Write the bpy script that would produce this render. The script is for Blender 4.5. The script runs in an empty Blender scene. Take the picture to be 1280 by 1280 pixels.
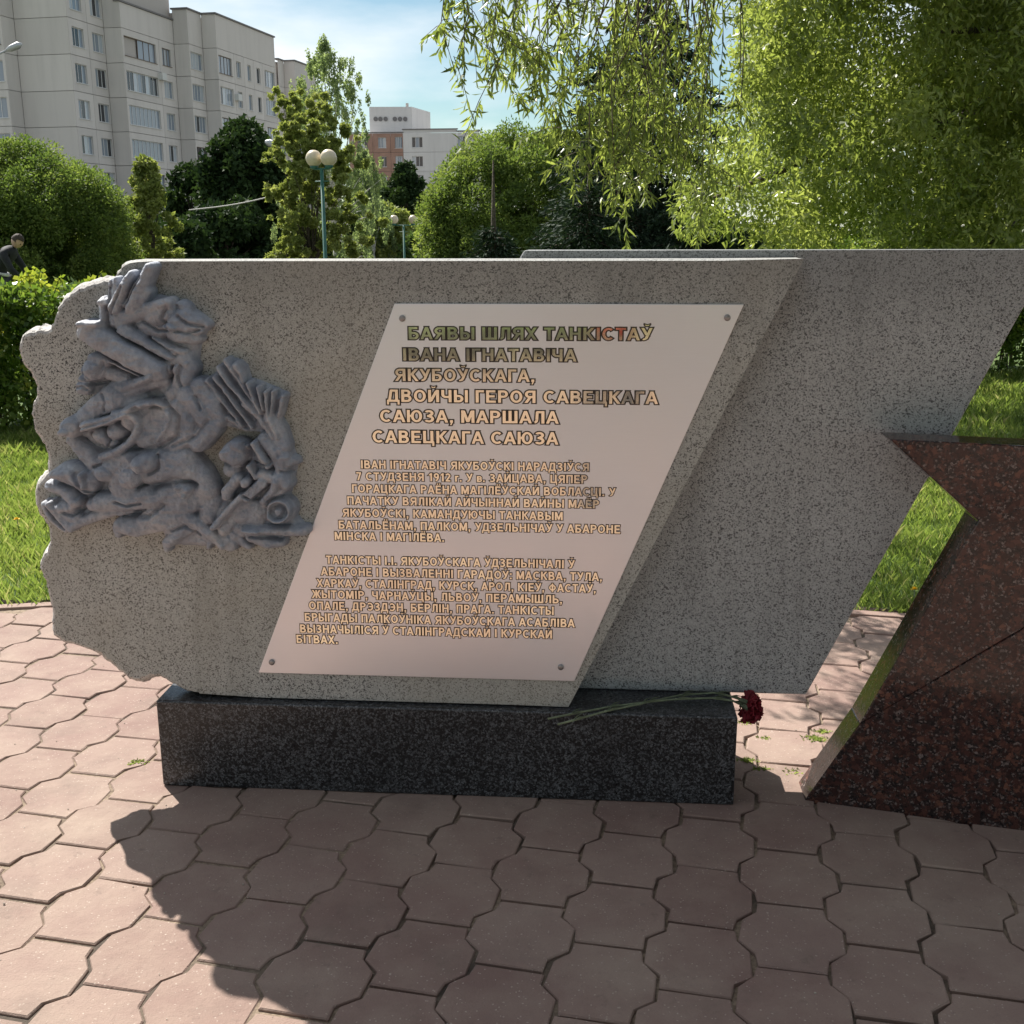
import bpy, bmesh, math, random
import numpy as np
from mathutils import Vector, Matrix

SC = bpy.context.scene
COL = SC.collection
rnd = random.Random(7)
NP = np.random.default_rng(11)

# ------------------------------------------------------------------ camera
FPX, CAMH, TH, RO = 1400.0, 1.6, math.atan(350 / 1400.0), math.radians(0.15)
_c, _s = math.cos(RO), math.sin(RO)
cam_d = bpy.data.cameras.new('camera'); cam = bpy.data.objects.new('camera', cam_d); COL.objects.link(cam)
_r = Vector((_c, -_s * math.sin(TH), -_s * math.cos(TH))); _u = Vector((_s, _c * math.sin(TH), _c * math.cos(TH)))
_b = _r.cross(_u)
cam.matrix_world = Matrix(((_r.x, _u.x, _b.x, 0), (_r.y, _u.y, _b.y, 0), (_r.z, _u.z, _b.z, CAMH), (0, 0, 0, 1)))
cam_d.sensor_width = 36.0; cam_d.lens = 36.0 * FPX / 1280.0
cam_d.clip_start = 0.05; cam_d.clip_end = 3000
SC.camera = cam

# ------------------------------------------------------------------ light
SUN_EL, SUN_AZ = math.radians(47.0), math.radians(-35.7)       # azimuth measured clockwise from +Y
w = bpy.data.worlds.new('World'); SC.world = w; w.use_nodes = True
nt = w.node_tree; nt.nodes.clear()
out = nt.nodes.new('ShaderNodeOutputWorld'); bg = nt.nodes.new('ShaderNodeBackground')
sky = nt.nodes.new('ShaderNodeTexSky'); sky.sky_type = 'NISHITA'; sky.sun_disc = False
sky.sun_elevation = SUN_EL; sky.sun_rotation = SUN_AZ; sky.altitude = 200; sky.air_density = 1.0; sky.dust_density = 0.6; sky.ozone_density = 1.0
SKY = 0.05
bg.inputs['Strength'].default_value = SKY
tc = nt.nodes.new('ShaderNodeTexCoord'); mp = nt.nodes.new('ShaderNodeMapping'); mp.inputs['Scale'].default_value = (1.0, 1.0, 3.2)
mp.inputs['Location'].default_value = (0.35, 0.0, 0.22)
no = nt.nodes.new('ShaderNodeTexNoise'); no.inputs['Scale'].default_value = 2.6; no.inputs['Detail'].default_value = 9; no.inputs['Roughness'].default_value = 0.52
cr = nt.nodes.new('ShaderNodeValToRGB'); cr.color_ramp.elements[0].position = 0.41; cr.color_ramp.elements[1].position = 0.60
cr.color_ramp.elements[0].color = (0, 0, 0, 1); cr.color_ramp.elements[1].color = (0.8, 0.8, 0.8, 1)
mx = nt.nodes.new('ShaderNodeMix'); mx.data_type = 'RGBA'
mx.inputs[7].default_value = (12.5, 12.6, 12.8, 1)
L = nt.links.new
L(tc.outputs['Generated'], mp.inputs['Vector']); L(mp.outputs['Vector'], no.inputs['Vector']); L(no.outputs['Fac'], cr.inputs['Fac'])
L(cr.outputs['Color'], mx.inputs[0]); gr = nt.nodes.new('ShaderNodeMix'); gr.data_type = 'RGBA'; gr.blend_type = 'MULTIPLY'; gr.inputs[0].default_value = 1.0; gr.inputs[7].default_value = (1.0, 1.15, 1.10, 1)
L(sky.outputs['Color'], gr.inputs[6]); L(gr.outputs[2], mx.inputs[6]); L(mx.outputs[2], bg.inputs['Color']); L(bg.outputs['Background'], out.inputs['Surface'])
sd = bpy.data.lights.new('sun', 'SUN'); sd.energy = 5.0; sd.angle = math.radians(0.5); sd.color = (1.0, 0.95, 0.88)
so = bpy.data.objects.new('sun', sd); COL.objects.link(so)
SDIR = Vector((math.sin(SUN_AZ) * math.cos(SUN_EL), math.cos(SUN_AZ) * math.cos(SUN_EL), math.sin(SUN_EL)))
so.rotation_euler = SDIR.to_track_quat('Z', 'Y').to_euler()
SC.view_settings.view_transform = 'Standard'; SC.view_settings.look = 'None'; SC.view_settings.gamma = 1.0
SC.view_settings.use_curve_mapping = False; SC.view_settings.exposure = 0.90
SC.render.engine = 'CYCLES'
SC.cycles.max_bounces = 7; SC.cycles.diffuse_bounces = 4; SC.cycles.transmission_bounces = 4; SC.cycles.glossy_bounces = 3; SC.cycles.transparent_max_bounces = 4
SC.cycles.use_denoising = True

# ------------------------------------------------------------------ pixel -> place (for survey points only)
def ray(x, y):
    u = (x - 640) / FPX; v = -(y - 640) / FPX
    u, v = u * _c + v * _s, v * _c - u * _s
    return Vector((u, math.cos(TH) + v * math.sin(TH), -math.sin(TH) + v * math.cos(TH)))
def gnd(x, y, z=0.0):
    r = ray(x, y); t = (z - CAMH) / r.z; return Vector((0, 0, CAMH)) + r * t
def atY(x, y, Y):
    r = ray(x, y); return Vector((0, 0, CAMH)) + r * (Y / r.y)
def onplane(x, y, p0, n):
    r = ray(x, y); o = Vector((0, 0, CAMH)); return o + r * ((p0 - o).dot(n) / r.dot(n))

# ------------------------------------------------------------------ object helpers
def tag(o, label=None, cat=None, group=None, kind=None):
    if label: o['label'] = label
    if cat: o['category'] = cat
    if group: o['group'] = group
    if kind: o['kind'] = kind
    return o
def empty(name, loc=(0, 0, 0), rz=0.0):
    o = bpy.data.objects.new(name, None); COL.objects.link(o); o.location = loc; o.rotation_euler = (0, 0, rz); o.empty_display_size = 0.1
    return o
def link(name, me, mat=None, parent=None):
    o = bpy.data.objects.new(name, me); COL.objects.link(o)
    if mat is not None and not me.materials: me.materials.append(mat)
    if parent is not None: o.parent = parent
    return o
def mesh(name, V, Fc, mat=None, parent=None, smooth=False):
    me = bpy.data.meshes.new(name); me.from_pydata([tuple(v) for v in V], [], [tuple(f) for f in Fc]); me.update()
    if smooth: me.polygons.foreach_set('use_smooth', [True] * len(me.polygons))
    return link(name, me, mat, parent)
def np_quads(name, V, n_per=4, mat=None, parent=None, var=None, smooth=False):
    """V: (n*n_per,3); every n_per vertices form one face"""
    V = np.asarray(V, dtype=np.float32).reshape(-1, 3); nf = len(V) // n_per
    me = bpy.data.meshes.new(name)
    me.vertices.add(len(V)); me.vertices.foreach_set('co', V.ravel())
    me.loops.add(len(V)); me.loops.foreach_set('vertex_index', np.arange(len(V), dtype=np.int32))
    me.polygons.add(nf); me.polygons.foreach_set('loop_start', np.arange(nf, dtype=np.int32) * n_per)
    me.polygons.foreach_set('loop_total', np.full(nf, n_per, dtype=np.int32))
    if var is not None:
        at = me.attributes.new('leafvar', 'FLOAT', 'FACE'); at.data.foreach_set('value', np.asarray(var, dtype=np.float32))
    me.update(calc_edges=True)
    return link(name, me, mat, parent)
class MB:
    def __init__(s): s.V = []; s.F = []
    def add(s, V, Fc):
        b = len(s.V); s.V += [tuple(v) for v in V]; s.F += [tuple(i + b for i in f) for f in Fc]; return s
    def box(s, c, d, M=None):
        x, y, z = d[0] / 2, d[1] / 2, d[2] / 2
        V = [Vector((i * x, j * y, k * z)) for i in (-1, 1) for j in (-1, 1) for k in (-1, 1)]
        if M is not None: V = [M @ v for v in V]
        V = [v + Vector(c) for v in V]
        return s.add(V, [(0, 1, 3, 2), (4, 6, 7, 5), (0, 4, 5, 1), (2, 3, 7, 6), (0, 2, 6, 4), (1, 5, 7, 3)])
    def tube(s, pts, radii, n=8, cap=True):
        pts = [Vector(p) for p in pts]; V = []; Fc = []
        up = Vector((0.13, 0.21, 0.97)).normalized(); prev = None
        for i, p in enumerate(pts):
            t = (pts[min(i + 1, len(pts) - 1)] - pts[max(i - 1, 0)]).normalized()
            if prev is None:
                a = t.cross(up); a = a.normalized() if a.length > 1e-3 else t.orthogonal().normalized()
            else:
                a = (prev - t * prev.dot(t)); a = a.normalized() if a.length > 1e-5 else t.orthogonal().normalized()
            prev = a; b = t.cross(a)
            r = radii[i] if hasattr(radii, '__len__') else radii
            for k in range(n):
                an = 2 * math.pi * k / n; V.append(p + a * (math.cos(an) * r) + b * (math.sin(an) * r))
        for i in range(len(pts) - 1):
            for k in range(n):
                k2 = (k + 1) % n; Fc.append((i * n + k, i * n + k2, (i + 1) * n + k2, (i + 1) * n + k))
        if cap:
            Fc.append(tuple(reversed(range(n)))); Fc.append(tuple((len(pts) - 1) * n + k for k in range(n)))
        return s.add(V, Fc)
    def lathe(s, c, prof, n=20):
        c = Vector(c); V = []; Fc = []
        for r, z in prof:
            for k in range(n):
                a = 2 * math.pi * k / n; V.append(c + Vector((r * math.cos(a), r * math.sin(a), z)))
        for i in range(len(prof) - 1):
            for k in range(n):
                k2 = (k + 1) % n; Fc.append((i * n + k, i * n + k2, (i + 1) * n + k2, (i + 1) * n + k))
        return s.add(V, Fc)
    def ball(s, c, r, n=14, m=9):
        rx, ry, rz = (r, r, r) if not hasattr(r, '__len__') else r
        c = Vector(c); V = []; Fc = []
        for i in range(m + 1):
            t = math.pi * i / m
            for k in range(n):
                a = 2 * math.pi * k / n
                V.append(c + Vector((rx * math.sin(t) * math.cos(a), ry * math.sin(t) * math.sin(a), rz * math.cos(t))))
        for i in range(m):
            for k in range(n):
                k2 = (k + 1) % n; Fc.append((i * n + k, (i + 1) * n + k, (i + 1) * n + k2, i * n + k2))
        return s.add(V, Fc)
    def build(s, name, mat, parent=None, smooth=False): return mesh(name, s.V, s.F, mat, parent, smooth)
def bevel(o, wd=0.004, seg=2, angle=30):
    m = o.modifiers.new('bevel', 'BEVEL'); m.width = wd; m.segments = seg; m.limit_method = 'ANGLE'; m.angle_limit = math.radians(angle)
    return o

# ------------------------------------------------------------------ materials
class Mat:
    def __init__(s, name, rough=0.8, color=(0.5, 0.5, 0.5), metal=0.0, spec=0.5):
        s.m = bpy.data.materials.new(name); s.m.use_nodes = True; s.nt = s.m.node_tree
        s.b = s.nt.nodes['Principled BSDF']; s.b.inputs['Roughness'].default_value = rough
        s.b.inputs['Base Color'].default_value = (*color, 1); s.b.inputs['Metallic'].default_value = metal
        s.b.inputs['Specular IOR Level'].default_value = spec
        s.co = s.n('ShaderNodeTexCoord').outputs['Object']
    def n(s, t, **kw):
        x = s.nt.nodes.new(t)
        for k, v in kw.items():
            if k in x.inputs: x.inputs[k].default_value = v
            else: setattr(x, k, v)
        return x
    def l(s, a, b): s.nt.links.new(a, b)
    def noise(s, scale, detail=4, rough=0.55, vec=None, dist=0.0):
        x = s.n('ShaderNodeTexNoise'); x.inputs['Scale'].default_value = scale; x.inputs['Detail'].default_value = detail; x.inputs['Roughness'].default_value = rough; x.inputs['Distortion'].default_value = dist
        s.l(vec or s.co, x.inputs['Vector']); return x.outputs['Fac']
    def voro(s, scale, out='Color', vec=None, feature='F1', rand=1.0):
        x = s.n('ShaderNodeTexVoronoi'); x.feature = feature; x.inputs['Scale'].default_value = scale; x.inputs['Randomness'].default_value = rand
        s.l(vec or s.co, x.inputs['Vector']); return x.outputs[out]
    def ramp(s, fac, stops, interp='LINEAR'):
        x = s.n('ShaderNodeValToRGB'); e = x.color_ramp.elements; x.color_ramp.interpolation = interp
        while len(e) < len(stops): e.new(0.5)
        for i, (p, c) in enumerate(stops):
            e[i].position = p; e[i].color = (*c, 1) if hasattr(c, '__len__') else (c, c, c, 1)
        s.l(fac, x.inputs['Fac']); return x.outputs['Color']
    def mix(s, fac, a, b, mode='MIX'):
        x = s.n('ShaderNodeMix'); x.data_type = 'RGBA'; x.blend_type = mode
        for i, v in ((0, fac), (6, a), (7, b)):
            if hasattr(v, 'is_linked') or isinstance(v, bpy.types.NodeSocket): s.l(v, x.inputs[i])
            elif i == 0: x.inputs[0].default_value = v
            else: x.inputs[i].default_value = (*v, 1) if len(v) == 3 else v
        return x.outputs[2]
    def rng(s, v, a, b):
        x = s.n('ShaderNodeMapRange'); x.inputs[1].default_value = a; x.inputs[2].default_value = b; s.l(v, x.inputs[0]); return x.outputs[0]
    def sep(s, c):
        x = s.n('ShaderNodeSeparateColor'); s.l(c, x.inputs[0]); return x.outputs
    def color(s, c): s.l(c, s.b.inputs['Base Color']); return s
    def rough(s, c): s.l(c, s.b.inputs['Roughness']); return s
    def bump(s, h, dist=0.002, strength=1.0):
        x = s.n('ShaderNodeBump'); x.inputs['Distance'].default_value = dist; x.inputs['Strength'].default_value = strength
        s.l(h, x.inputs['Height'])
        if s.b.inputs['Normal'].is_linked: s.l(s.b.inputs['Normal'].links[0].from_socket, x.inputs['Normal'])
        s.l(x.outputs['Normal'], s.b.inputs['Normal']); return s
def plain(name, color, rough=0.6, metal=0.0, var=0.12, scale=20, bump=0.0):
    m = Mat(name, rough, color, metal)
    n = m.noise(scale, 5)
    m.color(m.ramp(n, [(0.3, tuple(c * (1 - var) for c in color)), (0.7, tuple(min(1, c * (1 + var)) for c in color))]))
    if bump: m.bump(n, bump)
    return m.m

def granite(name, base, light, dark, dfrac, scale, rough, rough_area=False, tint=None):
    m = Mat(name, rough)
    nz = m.n('ShaderNodeTexNoise'); nz.inputs['Scale'].default_value = scale * .9; nz.inputs['Detail'].default_value = 2; m.l(m.co, nz.inputs['Vector'])
    sc = m.n('ShaderNodeVectorMath'); sc.operation = 'SCALE'; sc.inputs['Scale'].default_value = 1.6 / scale; m.l(nz.outputs['Color'], sc.inputs[0])
    dv = m.n('ShaderNodeVectorMath'); dv.operation = 'ADD'; m.l(m.co, dv.inputs[0]); m.l(sc.outputs[0], dv.inputs[1]); wv = dv.outputs[0]
    big = m.sep(m.voro(scale, vec=wv)); sml = m.sep(m.voro(scale * 2.1, vec=wv))
    n1 = m.noise(scale * .5, 4, .6); n2 = m.noise(2.3, 5, 0.6); dens = m.noise(9, 4, .6)
    c = m.mix(big[1], base, light)
    c = m.mix(m.ramp(sml[0], [(0.0, .6), (0.3, 0.0), (.8, 0.0), (1.0, .5)]), c, tuple(min(.8, x * 1.2) for x in light))
    shift = m.n('ShaderNodeMath'); shift.operation = 'MULTIPLY_ADD'; m.l(dens, shift.inputs[0]); shift.inputs[1].default_value = -.22; m.l(big[0], shift.inputs[2])
    dk = m.ramp(shift.outputs[0], [(max(0, dfrac - .11), .92), (dfrac - .085, .55), (dfrac - .02, .35), (dfrac, 0.0)])
    dk2 = m.ramp(sml[1], [(dfrac * .8, .75), (dfrac * .8 + .03, 0.0)])
    c = m.mix(dk, c, dark); c = m.mix(dk2, c, tuple(x * 1.8 for x in dark))
    c = m.mix(m.ramp(n2, [(0.35, 0.0), (0.75, 0.30)]), c, tuple(x * 0.66 for x in base))
    stv = m.n('ShaderNodeMapping'); stv.inputs['Scale'].default_value = (14, 14, 1.3); m.l(m.co, stv.inputs['Vector'])
    c = m.mix(m.ramp(m.noise(1.0, 5, .62, stv.outputs[0]), [(.50, 0.0), (.72, .34)]), c, tuple(x * .45 for x in base))
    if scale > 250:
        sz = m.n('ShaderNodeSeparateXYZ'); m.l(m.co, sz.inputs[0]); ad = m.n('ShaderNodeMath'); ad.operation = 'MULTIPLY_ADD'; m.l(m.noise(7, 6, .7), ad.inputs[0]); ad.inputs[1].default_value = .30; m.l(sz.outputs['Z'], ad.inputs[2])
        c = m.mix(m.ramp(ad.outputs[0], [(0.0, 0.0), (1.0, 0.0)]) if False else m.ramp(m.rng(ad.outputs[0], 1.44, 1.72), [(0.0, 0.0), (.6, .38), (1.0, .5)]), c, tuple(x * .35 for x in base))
    if tint: c = m.mix(m.ramp(m.noise(1.1, 4, 0.6), [(0.4, 0.0), (0.7, 0.5)]), c, tint)
    if rough_area:
        # lichen-black pits and weathering streaks
        pit = m.ramp(m.noise(34, 4, 0.7), [(0.63, 0.0), (0.68, 1.0)])
        zone = m.ramp(m.noise(3.0, 3, 0.5), [(0.42, 0.0), (0.62, 1.0)])
        pz = m.mix(zone, (0, 0, 0), pit)
        c = m.mix(pz, c, (0.035, 0.032, 0.028))
    m.color(c)
    m.rough(m.ramp(n1, [(0.3, rough * 0.85), (0.7, min(1, rough * 1.15))]))
    m.bump(n1, 0.0006 if rough < 0.5 else 0.0016, 0.6)
    if rough_area: m.bump(m.noise(55, 6, 0.65), 0.0022, 0.7)
    return m.m
M = {}
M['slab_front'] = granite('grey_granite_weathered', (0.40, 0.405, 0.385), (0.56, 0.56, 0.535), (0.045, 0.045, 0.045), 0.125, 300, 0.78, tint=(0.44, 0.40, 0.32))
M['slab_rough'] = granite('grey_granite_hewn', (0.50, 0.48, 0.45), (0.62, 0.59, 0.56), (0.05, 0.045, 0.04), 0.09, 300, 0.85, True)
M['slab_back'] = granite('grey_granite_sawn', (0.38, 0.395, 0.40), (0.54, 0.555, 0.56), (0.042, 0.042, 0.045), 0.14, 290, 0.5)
M['ped'] = granite('dark_granite', (0.020, 0.021, 0.024), (0.17, 0.178, 0.19), (0.004, 0.004, 0.005), 0.42, 200, 0.30)
def red_granite():
    m = Mat('red_brown_granite', 0.10)
    dv = m.n('ShaderNodeVectorMath'); dv.operation = 'ADD'
    nz = m.n('ShaderNodeTexNoise'); nz.inputs['Scale'].default_value = 45; nz.inputs['Detail'].default_value = 3; m.l(m.co, nz.inputs['Vector'])
    sc = m.n('ShaderNodeVectorMath'); sc.operation = 'SCALE'; sc.inputs['Scale'].default_value = 0.035; m.l(nz.outputs['Color'], sc.inputs[0])
    m.l(m.co, dv.inputs[0]); m.l(sc.outputs[0], dv.inputs[1])
    v = m.sep(m.voro(62, vec=dv.outputs[0])); d = m.voro(62, 'Distance', vec=dv.outputs[0], feature='DISTANCE_TO_EDGE')
    c = m.ramp(v[0], [(0.0, (0.035, 0.016, 0.015)), (0.4, (0.072, 0.031, 0.026)), (0.75, (0.10, 0.042, 0.033)), (1.0, (0.17, 0.075, 0.052))])
    fine = m.sep(m.voro(190))[0]
    dark = m.ramp(m.noise(40, 6, 0.72), [(0.46, 1.0), (0.53, 0.0)])
    c = m.mix(dark, c, m.ramp(fine, [(0.0, (0.008, 0.007, 0.008)), (0.75, (0.04, 0.03, 0.03)), (0.9, (0.20, 0.16, 0.15))]))
    edge = m.ramp(d, [(0.0, 1.0), (0.10, 0.0)])
    c = m.mix(m.mix(0.6, (0, 0, 0), edge), c, (0.02, 0.014, 0.013))
    m.color(c); m.rough(m.ramp(m.noise(90, 4), [(0.3, 0.07), (0.7, 0.2)])); return m.m
M['star'] = red_granite()
def paver_mat():
    m = Mat('pinkish_concrete_paver', 0.88)
    oi = m.n('ShaderNodeObjectInfo').outputs['Random']
    geo = m.n('ShaderNodeNewGeometry').outputs['Position']
    base = m.ramp(oi, [(0.0, (0.217, 0.137, 0.114)), (0.35, (0.232, 0.148, 0.123)), (0.7, (0.246, 0.160, 0.133)), (1.0, (0.262, 0.176, 0.147))])
    n1 = m.noise(9, 6, 0.65, geo); n2 = m.noise(260, 3, 0.6, geo); n3 = m.noise(1.3, 4, 0.6, geo)
    c = m.mix(m.ramp(n1, [(0.38, 0.0), (0.72, 0.55)]), base, (0.33, 0.245, 0.195))
    c = m.mix(m.ramp(n2, [(0.56, 0.0), (0.70, 0.35)]), c, (0.17, 0.11, 0.09))
    c = m.mix(m.ramp(m.sep(m.voro(300, vec=geo))[0], [(0.982, 0.0), (0.99, 0.4)]), c, (0.62, 0.54, 0.46))
    c = m.mix(m.ramp(n3, [(0.45, 0.0), (0.75, 0.4)]), c, (0.48, 0.40, 0.31))
    c = m.mix(m.ramp(m.noise(4.2, 6, .7, geo), [(.52, 0.0), (.72, .45)]), c, (.17, .125, .10))
    c = m.mix(m.ramp(m.noise(17, 5, .7, geo), [(.60, 0.0), (.70, .4)]), c, (.14, .10, .08))
    m.color(c); m.bump(n2, 0.0016, 1.0); m.bump(m.noise(30, 5, 0.6, geo), 0.0035, 0.8); return m.m
M['paver'] = paver_mat()
def sand_mat():
    m = Mat('sandy_joint_filling', 0.95)
    g = m.n('ShaderNodeNewGeometry').outputs['Position']
    c = m.ramp(m.noise(70, 6, 0.7, g), [(0.3, (0.12, 0.085, 0.06)), (0.7, (0.36, 0.28, 0.20))])
    c = m.mix(m.ramp(m.noise(1.7, 3, 0.5, g), [(0.48, 0.0), (0.6, 0.85)]), c, (0.05, 0.04, 0.032))
    m.color(c); m.bump(m.noise(120, 5, 0.7, g), 0.004); return m.m
M['sand'] = sand_mat()
def ground_mat():
    m = Mat('lawn_soil', 0.95)
    g = m.n('ShaderNodeNewGeometry').outputs['Position']
    c = m.ramp(m.noise(3.1, 7, 0.65, g), [(0.3, (0.055, 0.095, 0.018)), (0.6, (0.09, 0.15, 0.03)), (0.8, (0.16, 0.13, 0.06))])
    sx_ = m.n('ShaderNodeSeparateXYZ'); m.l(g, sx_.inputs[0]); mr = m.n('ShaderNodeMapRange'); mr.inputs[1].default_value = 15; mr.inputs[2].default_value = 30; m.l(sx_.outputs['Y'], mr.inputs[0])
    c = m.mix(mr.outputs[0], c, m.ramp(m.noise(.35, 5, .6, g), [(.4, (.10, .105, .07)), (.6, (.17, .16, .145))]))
    m.color(c); m.bump(m.noise(40, 6, 0.7, g), 0.02); return m.m
M['soil'] = ground_mat()
def leaf_mat(name, cols, transl=0.45, rough=0.45, tcol=None, spec=0.35):
    m = Mat(name, rough, spec=spec)
    a = m.n('ShaderNodeAttribute'); a.attribute_name = 'leafvar'
    c = m.ramp(a.outputs['Fac'], [(i / (len(cols) - 1), cc) for i, cc in enumerate(cols)])
    m.color(c)
    tb = m.n('ShaderNodeBsdfTranslucent'); tm = m.mix(1.0, c, tcol or (1.5, 1.5, 0.95), 'MULTIPLY'); m.l(tm, tb.inputs['Color'])
    ms = m.n('ShaderNodeMixShader'); ms.inputs[0].default_value = transl
    o = m.nt.nodes['Material Output']; m.l(m.b.outputs[0], ms.inputs[1]); m.l(tb.outputs[0], ms.inputs[2]); m.l(ms.outputs[0], o.inputs['Surface'])
    return m.m
M['willow'] = leaf_mat('willow_leaves', [(0.10, 0.14, 0.038), (0.18, 0.225, 0.06), (0.27, 0.32, 0.095), (0.36, 0.40, 0.15)], 0.52, .38, spec=.5)
M['globe'] = leaf_mat('globe_willow_leaves', [(0.065, 0.11, 0.028), (0.13, 0.185, 0.045), (0.24, 0.29, 0.085)], 0.45, .6, spec=.2)
M['birch'] = leaf_mat('birch_leaves', [(0.05, 0.085, 0.026), (0.08, 0.13, 0.04), (0.14, 0.20, 0.08)], 0.45, .6, spec=.2)
M['birchlight'] = leaf_mat('pale_birch_leaves', [(0.12, 0.17, 0.08), (0.19, 0.25, 0.12), (0.28, 0.34, 0.19)], 0.5, .6, spec=.2)
M['maple'] = leaf_mat('yellow_green_leaves', [(0.14, 0.18, 0.045), (0.23, 0.27, 0.08), (0.34, 0.37, 0.14)], 0.38, .6, spec=.2)
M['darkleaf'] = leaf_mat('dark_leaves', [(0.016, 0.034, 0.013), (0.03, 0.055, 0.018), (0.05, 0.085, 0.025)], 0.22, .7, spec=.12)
M['spruce'] = leaf_mat('spruce_needles', [(0.014, 0.028, 0.017), (0.028, 0.05, 0.028), (0.06, 0.085, 0.05)], 0.12, .7, spec=.12)
M['hedge'] = leaf_mat('hedge_leaves', [(0.05, 0.10, 0.016), (0.10, 0.17, 0.03), (0.17, 0.24, 0.05), (0.30, 0.30, 0.05)], 0.42, 0.35)
M['shoot'] = leaf_mat('young_shoot_leaves', [(0.16, 0.22, 0.03), (0.32, 0.34, 0.06)], 0.5, 0.4)
M['grass'] = leaf_mat('grass_blades', [(0.08, 0.125, 0.03), (0.155, 0.22, 0.055), (0.24, 0.30, 0.09), (0.36, 0.34, 0.19)], 0.5, 0.5)
M['bark'] = plain('tree_bark', (0.085, 0.068, 0.050), 0.95, var=0.5, scale=30, bump=0.01)
M['birchbark'] = plain('birch_bark', (0.55, 0.53, 0.48), 0.85, var=0.6, scale=9)
M['dirt'] = plain('dark_soil', (0.06, 0.045, 0.032), 0.97, var=0.5, scale=60, bump=0.006)

# ================================================================== LARGE STRUCTURE
# ---- terrain: flat round the monument, sinking gently beyond the trees
def terrain_z(x, y):
    t = min(1.0, max(0.0, (y - 26) / 30.0)); t = t * t * (3 - 2 * t)
    return -0.03 - 1.25 * t
xs = [-900, -300, -120, -60, -30, -15, -8, 0, 8, 15, 30, 60, 120, 300, 900]
ys = [-900, -300, -60, -12, 0, 10, 20, 26, 32, 38, 44, 50, 56, 62, 100, 200, 400, 1500]
V = [(x, y, terrain_z(x, y)) for y in ys for x in xs]
Fc = [(j * len(xs) + i, j * len(xs) + i + 1, (j + 1) * len(xs) + i + 1, (j + 1) * len(xs) + i) for j in range(len(ys) - 1) for i in range(len(xs) - 1)]
tag(mesh('ground', V, Fc, M['soil'], smooth=True), kind='structure')

def lawn_edge(x):
    return min(4.715 + 0.157 * (x + 2.27), 4.609 - 0.23 * (x - 1.498))
# ---- pavement bed
pts = [(-14, -14)] + [(14, -14)] + [(14, lawn_edge(14) if lawn_edge(14) > 1 else 1.0)] + [(x, lawn_edge(x)) for x in np.linspace(10, -10, 60)] + [(-14, lawn_edge(-14))]
pav = mesh('pavement', [(x, y, -0.016) for x, y in pts] , [tuple(range(len(pts)))], M['sand']); tag(pav, kind='structure')
# pavers: waisted octagonal stones in columns that run away from the camera
PA = math.radians(-12.5); PER, SPC, WA, WB = 0.2535, 0.2065, 0.165, 0.248
eu = Vector((math.cos(PA), math.sin(PA), 0)); ev = Vector((-math.sin(PA), math.cos(PA), 0))
P0 = gnd(780 + 538 / 2.56, 960 + 645 / 2.56)                 # a straight joint's middle
def paver_outline(j, shr):
    a, b = WA / 2 - shr, WB / 2 - shr; h = PER / 2 - shr
    q = [(a, h), (a + 0.003, .335 * PER), (b - .002, .185 * PER), (b, -.165 * PER), (a + 0.003, -.315 * PER), (a, -h), (-a, -h), (-a - 0.003, -.315 * PER), (-b, -.165 * PER), (-b + .002, .185 * PER), (-a - 0.003, .335 * PER), (-a, h)]
    return [(x + j[i][0], y + j[i][1]) for i, (x, y) in enumerate(q)]
pv_meshes = []
for k in range(10):
    jit = [(rnd.uniform(-.0036, .0036), rnd.uniform(-.0032, .0032)) for _ in range(12)]
    V = []; Fc = []
    for shr, z in ((0.0075, 0.0), (0.0042, -0.0032), (0.0038, -0.03)):
        jj = [(x * (1 + rnd.uniform(-.5, .5)), y * (1 + rnd.uniform(-.5, .5))) for x, y in jit]
        V += [(eu * x + ev * y + Vector((0, 0, z)))[:] for x, y in paver_outline(jj, shr)]
    Fc.append(tuple(range(11, -1, -1)))
    for r in range(2):
        for i in range(12):
            i2 = (i + 1) % 12; Fc.append((r * 12 + i, r * 12 + i2, (r + 1) * 12 + i2, (r + 1) * 12 + i))
    me = bpy.data.meshes.new('paver'); me.from_pydata(V, [], Fc); me.update(); me.materials.append(M['paver']); pv_meshes.append(me)
cells = []
for i in range(-42, 43):
    for j in range(-46, 40):
        c = P0 + eu * (i * SPC) + ev * ((j + 0.5 + (0.5 if i % 2 else 0)) * PER)
        if -8 < c.x < 8 and -7 < c.y and c.y < lawn_edge(c.x) - 0.09: cells.append(c)
inner = []
for c in cells:
    d = c - Vector((0, 0, CAMH)); f = Vector((0, math.cos(TH), -math.sin(TH))); zc = d.dot(f)
    if zc > 0.3:
        px = 640 + FPX * d.x / zc; py = 640 - FPX * d.dot(Vector((0, math.sin(TH), math.cos(TH)))) / zc
        if -70 < px < 1350 and py < 1370:
            inner.append((zc, c))
inner.sort(key=lambda t: t[0]); near = [c for _, c in inner[:300]]; nearset = {id(c) for c in near}
def paver_pose(c):
    return (rnd.uniform(-.0018, .0018), rnd.uniform(-.012, .012), rnd.uniform(-.010, .010), rnd.uniform(-.012, .012))
def clipv(co, c):
    w_ = Vector(co) + Vector((c.x, c.y, 0)); lim = lawn_edge(w_.x) - .062
    return Vector((co[0], min(w_.y, lim) - c.y, co[2]))
for k, c in enumerate(near):
    me_ = rnd.choice(pv_meshes)
    if c.y + .14 > lawn_edge(c.x) - .062:
        me_ = me_.copy()
        for v in me_.vertices: v.co = clipv(v.co, c)
    o = bpy.data.objects.new('paver', me_); COL.objects.link(o); o.parent = pav
    dz, rx, ry, rz = paver_pose(c); o.location = (c.x, c.y, dz); o.rotation_euler = (rx, ry, rz)
mb = MB()
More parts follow.
